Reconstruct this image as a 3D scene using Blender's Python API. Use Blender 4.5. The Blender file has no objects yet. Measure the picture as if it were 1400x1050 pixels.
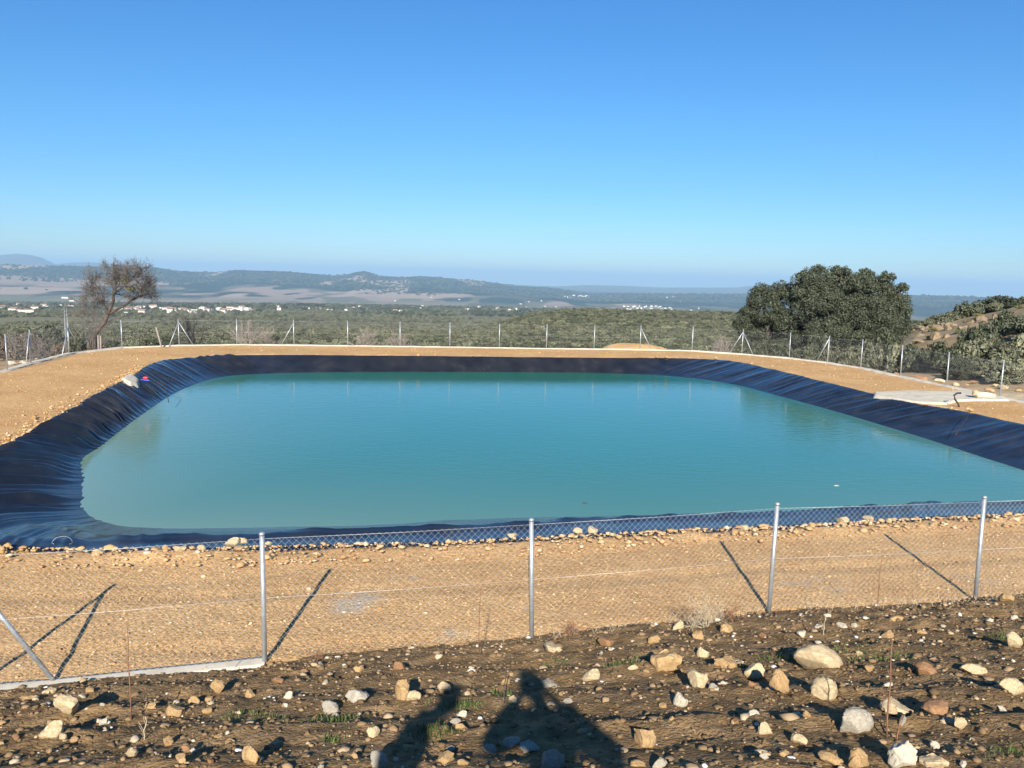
import bpy, bmesh, math, random
import numpy as np
from mathutils import Vector, Matrix

# ------------------------------------------------------------------ camera, sky, sun, exposure
SC = bpy.context.scene
COL = SC.collection
FPX, PITCH, ROLL, HC = 1110.0, 0.13226, 0.02388, 4.66
SUN_EL, SUN_AZ = math.radians(27.2), math.radians(1.6)      # sun stands behind the camera; light travels towards +Y

_f = np.array([0, math.cos(PITCH), -math.sin(PITCH)])
_d0 = np.array([0, -math.sin(PITCH), -math.cos(PITCH)])
_r0 = np.array([1.0, 0, 0])
CR = _r0 * math.cos(ROLL) - _d0 * math.sin(ROLL)
CD = _r0 * math.sin(ROLL) + _d0 * math.cos(ROLL)
CF = _f
cam_d = bpy.data.cameras.new('camera')
cam_d.sensor_width = 36.0
cam_d.lens = FPX / 1400 * 36.0
cam_d.clip_start = 0.05
cam_d.clip_end = 60000
cam = bpy.data.objects.new('camera', cam_d)
COL.objects.link(cam)
cam.matrix_world = Matrix(((CR[0], -CD[0], -CF[0], 0), (CR[1], -CD[1], -CF[1], 0), (CR[2], -CD[2], -CF[2], HC), (0, 0, 0, 1)))
SC.camera = cam

W = bpy.data.worlds.new('World')
SC.world = W
W.use_nodes = True
wn = W.node_tree.nodes
wl = W.node_tree.links
sky = wn.new('ShaderNodeTexSky')
sky.sky_type = 'NISHITA'
sky.sun_disc = False
sky.sun_elevation = SUN_EL
sky.sun_rotation = math.pi + SUN_AZ
sky.altitude = 500
sky.air_density = 1.0
sky.dust_density = 0.0
sky.ozone_density = 8.0
hsv = wn.new('ShaderNodeHueSaturation')
hsv.inputs['Saturation'].default_value = 1.08
wl.new(sky.outputs[0], hsv.inputs['Color'])
# extinction by the low air: dims the sky evenly all round towards the horizon
wtc = wn.new('ShaderNodeTexCoord'); wsp = wn.new('ShaderNodeSeparateXYZ'); wl.new(wtc.outputs['Generated'], wsp.inputs[0])
wrp = wn.new('ShaderNodeValToRGB'); wl.new(wsp.outputs['Z'], wrp.inputs[0])
we = wrp.color_ramp.elements
while len(we) < 4: we.new(0.5)
for q, (p_, c_) in enumerate(((0.0, (0.66, 0.71, 0.70)), (0.06, (0.74, 0.80, 0.81)), (0.18, (0.78, 0.90, 0.88)), (0.36, (0.72, 0.92, 0.96)))):
    we[q].position = p_; we[q].color = (*c_, 1)
wmx = wn.new('ShaderNodeMixRGB'); wmx.blend_type = 'MULTIPLY'; wmx.inputs[0].default_value = 1
wl.new(hsv.outputs[0], wmx.inputs[1]); wl.new(wrp.outputs[0], wmx.inputs[2])
wl.new(wmx.outputs[0], wn['Background'].inputs[0])
wn['Background'].inputs[1].default_value = 0.076

sd = bpy.data.lights.new('sun', 'SUN')
sd.energy = 4.8
sd.angle = math.radians(0.53)
sd.color = (1.0, 0.93, 0.82)
sun = bpy.data.objects.new('sun', sd)
COL.objects.link(sun)
LDIR = Vector((math.cos(SUN_EL) * math.sin(SUN_AZ), math.cos(SUN_EL) * math.cos(SUN_AZ), -math.sin(SUN_EL)))
sun.rotation_euler = LDIR.to_track_quat('-Z', 'Y').to_euler()
sun.location = (0, -30, 40)

SC.view_settings.view_transform = 'Standard'
SC.view_settings.look = 'None'
SC.view_settings.exposure = 1.0
SC.view_settings.gamma = 1
SC.view_settings.use_curve_mapping = False
SC.cycles.max_bounces = 6
SC.cycles.volume_bounces = 0
SC.cycles.use_denoising = True

# ------------------------------------------------------------------ pixel -> place
def ray(x, y):
    v = CR * (x - 700) / FPX + CD * (y - 525) / FPX + CF
    return v
def at_z(x, y, z=0.0):
    v = ray(x, y)
    t = (z - HC) / v[2]
    return np.array([v[0] * t, v[1] * t, z])
def at_Y(x, y, Y):
    v = ray(x, y)
    return np.array([0, 0, HC]) + v * (Y / v[1])
def yh(x):
    return 360.6 + 0.02386 * x

# ------------------------------------------------------------------ numpy noise
def _hash(i, j, s):
    n = (i.astype(np.int64) * 374761393 + j.astype(np.int64) * 668265263 + s * 1442695041) & 0x7fffffff
    n = ((n ^ (n >> 13)) * 1274126177) & 0x7fffffff
    return ((n ^ (n >> 16)) & 0xffff) / 65535.0
def vnoise(x, y, s=0):
    x = np.asarray(x, float); y = np.asarray(y, float)
    i = np.floor(x); j = np.floor(y); u = x - i; v = y - j
    u = u * u * (3 - 2 * u); v = v * v * (3 - 2 * v)
    i = i.astype(np.int64); j = j.astype(np.int64)
    a = _hash(i, j, s); b = _hash(i + 1, j, s); c = _hash(i, j + 1, s); d = _hash(i + 1, j + 1, s)
    return (a * (1 - u) + b * u) * (1 - v) + (c * (1 - u) + d * u) * v * 1.0
def fbm(x, y, o=4, s=0, g=0.5):
    r = 0; a = 1.0; t = 0
    for k in range(o):
        r = r + a * (vnoise(x * 2 ** k + 17.3 * k, y * 2 ** k - 9.1 * k, s + k) - 0.5)
        t += a; a *= g
    return r / t
def sstep(a, b, x):
    t = np.clip((x - a) / (b - a), 0, 1)
    return t * t * (3 - 2 * t)
def sdist(px, py, poly):
    """distance to a closed polygon, negative inside"""
    px = np.asarray(px, float); py = np.asarray(py, float)
    best = np.full(px.shape, 1e9); ins = np.zeros(px.shape, bool)
    n = len(poly)
    for k in range(n):
        ax, ay = poly[k][:2]; bx, by = poly[(k + 1) % n][:2]
        dx, dy = bx - ax, by - ay
        t = np.clip(((px - ax) * dx + (py - ay) * dy) / (dx * dx + dy * dy + 1e-12), 0, 1)
        best = np.minimum(best, np.hypot(px - ax - t * dx, py - ay - t * dy))
        c = ((ay > py) != (by > py)) & (px < (bx - ax) * (py - ay) / (by - ay + 1e-12) + ax)
        ins ^= c
    return np.where(ins, -best, best)

# ------------------------------------------------------------------ mesh / object helpers
def new_mesh(name, verts, faces, smooth=False):
    verts = np.asarray(verts, np.float32).reshape(-1, 3)
    me = bpy.data.meshes.new(name)
    if isinstance(faces, np.ndarray):
        k = faces.shape[1]
        me.vertices.add(len(verts)); me.vertices.foreach_set('co', verts.ravel())
        me.loops.add(faces.size); me.loops.foreach_set('vertex_index', faces.ravel().astype(np.int32))
        me.polygons.add(len(faces))
        me.polygons.foreach_set('loop_start', np.arange(0, faces.size, k, dtype=np.int32))
        me.polygons.foreach_set('loop_total', np.full(len(faces), k, np.int32))
        me.update(calc_edges=True)
    else:
        me.from_pydata([tuple(map(float, v)) for v in verts], [], faces)
        me.update()
    if smooth:
        me.polygons.foreach_set('use_smooth', np.ones(len(me.polygons), bool))
    return me
def link(name, me, mat=None, parent=None):
    o = bpy.data.objects.new(name, me)
    COL.objects.link(o)
    if mat is not None and me is not None and not me.materials:
        me.materials.append(mat)
    if parent is not None:
        o.parent = parent
    return o
def tag(o, label=None, cat=None, group=None, kind=None):
    if label: o['label'] = label
    if cat: o['category'] = cat
    if group: o['group'] = group
    if kind: o['kind'] = kind
    return o
def thing(name, label, cat, loc=(0, 0, 0), rz=0.0, group=None):
    o = bpy.data.objects.new(name, None)
    COL.objects.link(o)
    o.empty_display_size = 0.2
    o.location = tuple(map(float, loc)); o.rotation_euler = (0, 0, rz)
    return tag(o, label, cat, group)
class MB:
    """collects tubes and boxes for ONE part"""
    def __init__(s): s.v = []; s.f = []
    def tube(s, pts, rad, n=8, cap=True):
        pts = [np.asarray(p, float) for p in pts]
        if not hasattr(rad, '__len__'): rad = [rad] * len(pts)
        b = len(s.v); up = np.array([0.13, 0.21, 0.97])
        for k, p in enumerate(pts):
            a = pts[max(k - 1, 0)]; c = pts[min(k + 1, len(pts) - 1)]
            t = c - a; t = t / (np.linalg.norm(t) + 1e-9)
            u = np.cross(t, up)
            if np.linalg.norm(u) < 0.15: u = np.cross(t, np.array([1.0, 0.1, 0]))
            u /= np.linalg.norm(u); w = np.cross(t, u)
            for q in range(n):
                an = 2 * math.pi * q / n
                s.v.append(p + rad[k] * (math.cos(an) * u + math.sin(an) * w))
        for k in range(len(pts) - 1):
            for q in range(n):
                q2 = (q + 1) % n
                s.f.append((b + k * n + q, b + k * n + q2, b + (k + 1) * n + q2, b + (k + 1) * n + q))
        if cap and n > 2:
            s.f.append(tuple(b + q for q in range(n))[::-1])
            s.f.append(tuple(b + (len(pts) - 1) * n + q for q in range(n)))
    def box(s, c, sx, sy, sz, rz=0.0):
        b = len(s.v); ca, sa = math.cos(rz), math.sin(rz)
        for dz in (-1, 1):
            for dx, dy in ((-1, -1), (1, -1), (1, 1), (-1, 1)):
                x, y = dx * sx / 2, dy * sy / 2
                s.v.append(np.array([c[0] + x * ca - y * sa, c[1] + x * sa + y * ca, c[2] + dz * sz / 2]))
        for q in ((3, 2, 1, 0), (4, 5, 6, 7), (0, 1, 5, 4), (1, 2, 6, 5), (2, 3, 7, 6), (3, 0, 4, 7)):
            s.f.append(tuple(b + k for k in q))
    def mesh(s, name, smooth=True):
        return new_mesh(name, np.array(s.v), s.f, smooth)
    def build(s, name, mat, parent=None, smooth=True):
        return link(name, s.mesh(name, smooth), mat, parent)

# ------------------------------------------------------------------ materials
def dirty(m, soil=(0.17, 0.115, 0.062), lo=0.05, hi=0.38):
    n, l = m.node_tree.nodes, m.node_tree.links; p = n['Principled BSDF']; src = p.inputs['Base Color'].links[0].from_socket
    tc = n.new('ShaderNodeTexCoord'); sp = n.new('ShaderNodeSeparateXYZ'); l.new(tc.outputs['Generated'], sp.inputs[0])
    nz = n.new('ShaderNodeTexNoise'); nz.inputs['Scale'].default_value = 3.5; nz.inputs['Detail'].default_value = 6; l.new(tc.outputs['Object'], nz.inputs['Vector'])
    ma = n.new('ShaderNodeMath'); ma.operation = 'MULTIPLY_ADD'; l.new(nz.outputs['Fac'], ma.inputs[0]); ma.inputs[1].default_value = -0.9; l.new(sp.outputs['Z'], ma.inputs[2])
    mr = n.new('ShaderNodeMapRange'); mr.inputs['From Min'].default_value = lo - 0.45; mr.inputs['From Max'].default_value = hi - 0.45; mr.inputs['To Min'].default_value = 0.85; mr.inputs['To Max'].default_value = 0.0; l.new(ma.outputs[0], mr.inputs['Value'])
    mx = n.new('ShaderNodeMixRGB'); l.new(mr.outputs[0], mx.inputs[0]); l.new(src, mx.inputs[1]); mx.inputs[2].default_value = (*soil, 1); l.new(mx.outputs[0], p.inputs['Base Color'])
def nmat(name):
    m = bpy.data.materials.new(name); m.use_nodes = True
    nt = m.node_tree; return m, nt.nodes, nt.links, nt.nodes['Principled BSDF']
def ramp(nodes, stops):
    r = nodes.new('ShaderNodeValToRGB')
    e = r.color_ramp.elements
    while len(e) < len(stops): e.new(0.5)
    for k, (p, c) in enumerate(stops):
        e[k].position = p; e[k].color = (*c, 1)
    return r
def surf(name, stops, scale=4.0, rough=0.9, bump=0.3, bscale=None, detail=6, coords='Object', bdist=0.02, spec=0.25, metal=0.0, rnd=0.0):
    m, n, l, p = nmat(name)
    tc = n.new('ShaderNodeTexCoord')
    nz = n.new('ShaderNodeTexNoise'); nz.inputs['Scale'].default_value = scale; nz.inputs['Detail'].default_value = detail
    nz.inputs['Roughness'].default_value = 0.65
    l.new(tc.outputs[coords], nz.inputs['Vector'])
    r = ramp(n, stops); l.new(nz.outputs['Fac'], r.inputs[0])
    out = r.outputs[0]
    if rnd:
        oi = n.new('ShaderNodeObjectInfo'); h = n.new('ShaderNodeHueSaturation'); mm = n.new('ShaderNodeMapRange')
        mm.inputs['To Min'].default_value = 1 - rnd; mm.inputs['To Max'].default_value = 1 + rnd
        l.new(oi.outputs['Random'], mm.inputs['Value']); l.new(mm.outputs[0], h.inputs['Value']); l.new(out, h.inputs['Color']); out = h.outputs[0]
    l.new(out, p.inputs['Base Color'])
    p.inputs['Roughness'].default_value = rough; p.inputs['Specular IOR Level'].default_value = spec; p.inputs['Metallic'].default_value = metal
    if bump:
        b = n.new('ShaderNodeBump'); b.inputs['Strength'].default_value = bump; b.inputs['Distance'].default_value = bdist
        nb = n.new('ShaderNodeTexNoise'); nb.inputs['Scale'].default_value = bscale or scale * 3; nb.inputs['Detail'].default_value = 6
        l.new(tc.outputs[coords], nb.inputs['Vector']); l.new(nb.outputs['Fac'], b.inputs['Height']); l.new(b.outputs[0], p.inputs['Normal'])
    return m
def leafmat(name, c1, c2, scale=0.8, rnd=0.34, trans=0.25):
    m, n, l, p = nmat(name)
    g = n.new('ShaderNodeNewGeometry')
    r = ramp(n, [(0.0, c1), (1.0, c2)]); l.new(g.outputs['Random Per Island'], r.inputs[0])
    oi = n.new('ShaderNodeObjectInfo'); h = n.new('ShaderNodeHueSaturation'); mm = n.new('ShaderNodeMapRange')
    mm.inputs['To Min'].default_value = 1 - rnd; mm.inputs['To Max'].default_value = 1 + rnd
    l.new(oi.outputs['Random'], mm.inputs['Value']); l.new(mm.outputs[0], h.inputs['Value']); l.new(r.outputs[0], h.inputs['Color'])
    l.new(h.outputs[0], p.inputs['Base Color']); p.inputs['Roughness'].default_value = 0.6; p.inputs['Specular IOR Level'].default_value = 0.25
    return m

M = {}
# tan compacted gravelly earth of the platform, with a few cement-grey patches
def mat_earth():
    m, n, l, p = nmat('tan_earth')
    tc = n.new('ShaderNodeTexCoord')
    def noise(s, d=6, rg=0.6):
        z = n.new('ShaderNodeTexNoise'); z.inputs['Scale'].default_value = s; z.inputs['Detail'].default_value = d; z.inputs['Roughness'].default_value = rg
        l.new(tc.outputs['Object'], z.inputs['Vector']); return z
    big, mid, fine = noise(0.35, 4), noise(2.2, 5), noise(26, 4, 0.75)
    r1 = ramp(n, [(0.3, (0.44, 0.255, 0.10)), (0.55, (0.53, 0.33, 0.145)), (0.75, (0.58, 0.395, 0.20))]); l.new(mid.outputs['Fac'], r1.inputs[0])
    r0 = ramp(n, [(0.35, (0.41, 0.245, 0.105)), (0.65, (0.57, 0.38, 0.185))]); l.new(big.outputs['Fac'], r0.inputs[0])
    mx = n.new('ShaderNodeMixRGB'); mx.inputs[0].default_value = 0.5; l.new(r1.outputs[0], mx.inputs[1]); l.new(r0.outputs[0], mx.inputs[2])
    r2 = ramp(n, [(0.30, (0.55, 0.50, 0.45)), (0.5, (1, 1, 1)), (0.72, (1.35, 1.3, 1.25))]); l.new(fine.outputs['Fac'], r2.inputs[0])
    ml = n.new('ShaderNodeMixRGB'); ml.blend_type = 'MULTIPLY'; ml.inputs[0].default_value = 1; l.new(mx.outputs[0], ml.inputs[1]); l.new(r2.outputs[0], ml.inputs[2])
    # pebbly voronoi colour
    vo = n.new('ShaderNodeTexVoronoi'); vo.inputs['Scale'].default_value = 22; l.new(tc.outputs['Object'], vo.inputs['Vector'])
    sp = n.new('ShaderNodeSeparateColor'); l.new(vo.outputs['Color'], sp.inputs[0])
    rv = ramp(n, [(0.0, (0.78, 0.74, 0.70)), (0.6, (1, 1, 1)), (1.0, (1.3, 1.28, 1.25))]); l.new(sp.outputs[0], rv.inputs[0])
    m2 = n.new('ShaderNodeMixRGB'); m2.blend_type = 'MULTIPLY'; m2.inputs[0].default_value = 0.8; l.new(ml.outputs[0], m2.inputs[1]); l.new(rv.outputs[0], m2.inputs[2])
    at = n.new('ShaderNodeAttribute'); at.attribute_name = 'cement'
    nn = noise(3.0, 5, 0.7)
    ad = n.new('ShaderNodeMath'); ad.operation = 'MULTIPLY_ADD'; l.new(nn.outputs['Fac'], ad.inputs[0]); ad.inputs[1].default_value = 1.4; ad.inputs[2].default_value = -0.72
    a2 = n.new('ShaderNodeMath'); a2.operation = 'ADD'; l.new(ad.outputs[0], a2.inputs[0]); l.new(at.outputs['Fac'], a2.inputs[1])
    st = n.new('ShaderNodeMapRange'); st.inputs['From Min'].default_value = 0.42; st.inputs['From Max'].default_value = 0.75; st.inputs['To Max'].default_value = 0.75; l.new(a2.outputs[0], st.inputs['Value'])
    mc = n.new('ShaderNodeMixRGB'); l.new(st.outputs[0], mc.inputs[0]); l.new(m2.outputs[0], mc.inputs[1]); mc.inputs[2].default_value = (0.36, 0.33, 0.28, 1)
    l.new(mc.outputs[0], p.inputs['Base Color'])
    p.inputs['Roughness'].default_value = 0.95; p.inputs['Specular IOR Level'].default_value = 0.15
    b = n.new('ShaderNodeBump'); b.inputs['Strength'].default_value = 0.6; b.inputs['Distance'].default_value = 0.02
    sm = n.new('ShaderNodeMath'); l.new(fine.outputs['Fac'], sm.inputs[0]); l.new(vo.outputs['Distance'], sm.inputs[1])
    sm.operation = 'SUBTRACT'
    l.new(sm.outputs[0], b.inputs['Height']); l.new(b.outputs[0], p.inputs['Normal'])
    return m
M['earth'] = mat_earth()
M['soil'] = surf('ploughed_soil', [(0.25, (0.092, 0.058, 0.027)), (0.5, (0.215, 0.138, 0.066)), (0.62, (0.29, 0.19, 0.095)), (0.8, (0.37, 0.26, 0.145))], 4.0, 0.95, 0.9, 34, 10, 'Object', 0.03, 0.1)
M['tan_stone'] = surf('tan_stone', [(0.3, (0.29, 0.175, 0.075)), (0.55, (0.41, 0.275, 0.135)), (0.75, (0.50, 0.37, 0.21))], 7, 0.9, 0.5, 22, 6, 'Object', 0.02, 0.2, 0, 0.12)
M['pale_stone'] = surf('pale_limestone', [(0.3, (0.33, 0.235, 0.125)), (0.5, (0.48, 0.375, 0.225)), (0.72, (0.56, 0.47, 0.32))], 5, 0.9, 0.5, 20, 7, 'Object', 0.02, 0.2, 0, 0.10)
M['white_stone'] = surf('white_limestone', [(0.3, (0.36, 0.31, 0.225)), (0.6, (0.50, 0.455, 0.36))], 6, 0.9, 0.4, 24, 6, 'Object', 0.02, 0.2, 0, 0.08)
M['red_stone'] = surf('rusty_stone', [(0.3, (0.20, 0.10, 0.05)), (0.6, (0.30, 0.175, 0.09)), (0.8, (0.37, 0.24, 0.14))], 6, 0.9, 0.5, 20, 6, 'Object', 0.02, 0.2, 0, 0.12)
M['grey_stone'] = surf('grey_limestone', [(0.3, (0.24, 0.21, 0.16)), (0.55, (0.36, 0.325, 0.26)), (0.75, (0.45, 0.42, 0.35))], 6, 0.9, 0.5, 20, 6, 'Object', 0.02, 0.2, 0, 0.1)
for q in ('tan_stone', 'pale_stone', 'white_stone', 'red_stone', 'grey_stone'): dirty(M[q])
M['rock'] = surf('outcrop_rock', [(0.3, (0.15, 0.10, 0.06)), (0.5, (0.26, 0.195, 0.125)), (0.75, (0.33, 0.27, 0.195))], 1.2, 0.95, 0.7, 5, 8, 'Object', 0.1, 0.15, 0, 0.12)
M['concrete'] = surf('concrete', [(0.3, (0.42, 0.37, 0.285)), (0.55, (0.55, 0.50, 0.40)), (0.75, (0.63, 0.58, 0.48))], 2.5, 0.9, 0.3, 30, 7, 'Object', 0.01, 0.2)
M['galv'] = surf('galvanised_steel', [(0.3, (0.33, 0.35, 0.37)), (0.6, (0.44, 0.47, 0.49)), (0.8, (0.54, 0.565, 0.58))], 14, 0.45, 0.15, 60, 4, 'Object', 0.004, 0.5, 0.55)
M['wire'] = surf('fence_wire', [(0.3, (0.55, 0.57, 0.58)), (0.7, (0.68, 0.69, 0.70))], 20, 0.5, 0, None, 3, 'Object', 0.01, 0.5, 0.3)
M['hose'] = surf('black_hose', [(0.3, (0.02, 0.02, 0.022)), (0.7, (0.05, 0.05, 0.05))], 8, 0.5, 0.1)
M['rust'] = surf('dry_stem', [(0.3, (0.16, 0.075, 0.045)), (0.7, (0.26, 0.14, 0.08))], 12, 0.85, 0)
M['straw'] = surf('dry_straw', [(0.3, (0.34, 0.27, 0.17)), (0.7, (0.50, 0.43, 0.31))], 12, 0.85, 0)
M['bark'] = surf('grey_bark', [(0.3, (0.045, 0.035, 0.03)), (0.6, (0.10, 0.08, 0.068))], 6, 0.95, 0.5)
M['twig'] = surf('bare_twigs', [(0.3, (0.085, 0.076, 0.068)), (0.7, (0.15, 0.135, 0.12))], 3, 0.9, 0)
M['twig_pale'] = surf('pale_twigs', [(0.3, (0.21, 0.175, 0.15)), (0.7, (0.30, 0.26, 0.22))], 3, 0.9, 0)
M['oak'] = leafmat('holm_oak_leaves', (0.026, 0.034, 0.020), (0.105, 0.118, 0.072), rnd=0.06)
M['shrub'] = leafmat('evergreen_leaves', (0.030, 0.038, 0.021), (0.100, 0.110, 0.064))
M['olive'] = leafmat('olive_leaves', (0.085, 0.092, 0.054), (0.185, 0.188, 0.115))
M['brown_leaf'] = leafmat('brown_dry_leaves', (0.09, 0.06, 0.04), (0.2, 0.15, 0.10))
M['yellow_leaf'] = leafmat('yellow_green_leaves', (0.10, 0.10, 0.035), (0.24, 0.22, 0.08))
M['mistletoe'] = leafmat('mistletoe_leaves', (0.09, 0.10, 0.025), (0.2, 0.19, 0.06))
M['grass'] = leafmat('grass_blades', (0.035, 0.062, 0.016), (0.10, 0.135, 0.04))
M['house_white'] = surf('white_render', [(0.3, (0.52, 0.50, 0.46)), (0.7, (0.66, 0.64, 0.60))], 0.2, 0.9, 0, rnd=0.08)
M['house_roof'] = surf('tile_roof', [(0.3, (0.21, 0.13, 0.09)), (0.7, (0.30, 0.20, 0.145))], 0.3, 0.9, 0, rnd=0.15)

def mat_liner():
    m, n, l, p = nmat('black_liner')
    tc = n.new('ShaderNodeTexCoord')
    nz = n.new('ShaderNodeTexNoise'); nz.inputs['Scale'].default_value = 1.3; nz.inputs['Detail'].default_value = 8
    l.new(tc.outputs['Object'], nz.inputs['Vector'])
    r = ramp(n, [(0.3, (0.009, 0.010, 0.013)), (0.58, (0.018, 0.019, 0.023)), (0.72, (0.029, 0.028, 0.028))]); l.new(nz.outputs['Fac'], r.inputs[0])
    l.new(r.outputs[0], p.inputs['Base Color'])
    rr = n.new('ShaderNodeMapRange'); rr.inputs['To Min'].default_value = 0.13; rr.inputs['To Max'].default_value = 0.30
    l.new(nz.outputs['Fac'], rr.inputs['Value']); l.new(rr.outputs[0], p.inputs['Roughness'])
    p.inputs['Specular IOR Level'].default_value = 0.6
    return m
M['liner'] = mat_liner()
def mat_water():
    m, n, l, p = nmat('turbid_water')
    tc = n.new('ShaderNodeTexCoord')
    nz = n.new('ShaderNodeTexNoise'); nz.inputs['Scale'].default_value = 0.05; nz.inputs['Detail'].default_value = 3
    l.new(tc.outputs['Object'], nz.inputs['Vector'])
    r = ramp(n, [(0.35, (0.016, 0.152, 0.112)), (0.65, (0.022, 0.172, 0.126))]); l.new(nz.outputs['Fac'], r.inputs[0])
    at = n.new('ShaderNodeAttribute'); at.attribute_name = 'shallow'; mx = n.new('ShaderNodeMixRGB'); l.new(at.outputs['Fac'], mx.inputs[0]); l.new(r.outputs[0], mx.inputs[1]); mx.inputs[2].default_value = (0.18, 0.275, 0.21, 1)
    l.new(mx.outputs[0], p.inputs['Base Color'])
    p.inputs['Roughness'].default_value = 0.07; p.inputs['IOR'].default_value = 1.33
    b = n.new('ShaderNodeBump'); b.inputs['Strength'].default_value = 0.15; b.inputs['Distance'].default_value = 0.05
    mp = n.new('ShaderNodeMapping'); mp.inputs['Scale'].default_value = (1.2, 3.0, 1)
    l.new(tc.outputs['Object'], mp.inputs['Vector'])
    nb = n.new('ShaderNodeTexNoise'); nb.inputs['Scale'].default_value = 1.6; nb.inputs['Detail'].default_value = 4
    l.new(mp.outputs[0], nb.inputs['Vector']); l.new(nb.outputs['Fac'], b.inputs['Height']); l.new(b.outputs[0], p.inputs['Normal'])
    return m
M['water'] = mat_water()
def mat_terrain():
    m, n, l, p = nmat('valley_ground')
    a = n.new('ShaderNodeVertexColor'); a.layer_name = 'Col'
    tc = n.new('ShaderNodeTexCoord')
    nz = n.new('ShaderNodeTexNoise'); nz.inputs['Scale'].default_value = 0.9; nz.inputs['Detail'].default_value = 9; nz.inputs['Roughness'].default_value = 0.7
    l.new(tc.outputs['Object'], nz.inputs['Vector'])
    r = ramp(n, [(0.3, (0.6, 0.58, 0.55)), (0.5, (1, 1, 1)), (0.7, (1.4, 1.36, 1.3))]); l.new(nz.outputs['Fac'], r.inputs[0])
    x = n.new('ShaderNodeMixRGB'); x.blend_type = 'MULTIPLY'; x.inputs[0].default_value = 1
    l.new(a.outputs[0], x.inputs[1]); l.new(r.outputs[0], x.inputs[2]); l.new(x.outputs[0], p.inputs['Base Color'])
    p.inputs['Roughness'].default_value = 1; p.inputs['Specular IOR Level'].default_value = 0.05
    b = n.new('ShaderNodeBump'); b.inputs['Strength'].default_value = 0.5; b.inputs['Distance'].default_value = 0.2
    l.new(nz.outputs['Fac'], b.inputs['Height']); l.new(b.outputs[0], p.inputs['Normal'])
    return m
M['terrain'] = mat_terrain()

# ------------------------------------------------------------------ layout: fence line, rim, water line
H = 1.6
near_posts = [(362, 905), (727, 873), (1051, 838), (1333, 822)]
NP = [at_z(*q) for q in near_posts]
left_posts = [(10, 507), (42, 497.5), (94.5, 484)]
far_posts = [(94.5, 484), (167, 475.5), (245, 472.8), (324, 471.8), (402, 472.3), (475.5, 473.2), (547, 474.2), (615, 475), (682.5, 476), (747, 477), (812, 477.6), (875, 478.3), (946, 480)]
right_posts = [(946, 480), (1014, 484.5), (1079, 490), (1131, 496.5), (1176.5, 503.5), (1231, 515), (1294, 528.5), (1367, 543.5)]
LP = [at_z(*q) for q in left_posts]; FP = [at_z(*q) for q in far_posts]; RP = [at_z(*q) for q in right_posts]
_tip = at_z(157, 800)
corner_post = _tip - np.array([math.sin(SUN_AZ), math.cos(SUN_AZ), 0]) * (H / math.tan(SUN_EL))
NPX = [corner_post + np.array([-3.3 * k, -0.75 * k + 0.25 * k, 0]) for k in (3, 2, 1)] + [corner_post] + NP + [NP[3] + np.array([3.3 * k, 0.72 * k, 0]) for k in (1, 2, 3, 4, 5)]
RPX = RP + [RP[-1] + np.array([0.42 * k, -3.45 * k, 0]) for k in (1, 2, 3, 4)]
LPX = [LP[0] + np.array([-0.1 * k, -3.45 * k, 0]) for k in (8, 6, 4, 3, 2, 1)] + LP
FENCE = [tuple(p[:2]) for p in (LPX + FP[1:] + RPX[1:] + NPX[::-1])]

ZW = -0.75
rim_px = [(257, 490), (309, 486.3), (440, 486), (600, 487.5), (800, 489.5), (940, 490.5), (1000, 494), (1050, 504), (1100, 516), (1185, 537), (1245, 551), (1330, 566), (1400, 582)]
wat_px = [(309, 514.5), (360, 511), (450, 509), (600, 508.5), (790, 509.5), (890, 512.5), (955, 518), (1010, 527), (1060, 540), (1130, 559), (1190, 576.5), (1270, 601), (1340, 624)]
near_rim_px = [(1400, 706), (1200, 715), (1080, 723), (1000, 725), (860, 732), (728, 739), (600, 745), (500, 747), (362, 751), (200, 754), (100, 754), (10, 751)]
near_wat_px = [(1400, 688), (1200, 694), (1080, 703), (1000, 706), (860, 709), (728, 712), (600, 719), (500, 724), (362, 727), (230, 728), (165, 724), (131, 716)]
left_rim_px = [(-70, 735), (-100, 700), (-75, 665), (0, 617), (48, 591), (97, 563), (137, 538), (166, 523), (186, 512), (200, 502), (226, 493)]
left_wat_px = [(114, 706), (108, 690), (111, 660), (112, 628), (134, 612), (160, 592), (185, 573), (211, 555), (229, 543), (255, 530), (280, 521)]
RIM = [at_z(*q)[:2] for q in rim_px]; WAT = [at_z(x, y, ZW)[:2] for x, y in wat_px]
nr = [at_z(*q)[:2] for q in near_rim_px]; nw = [at_z(x, y, ZW)[:2] for x, y in near_wat_px]
e0 = RIM[-1]; e1 = nr[0]; w0 = WAT[-1]; w1 = nw[0]
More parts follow.
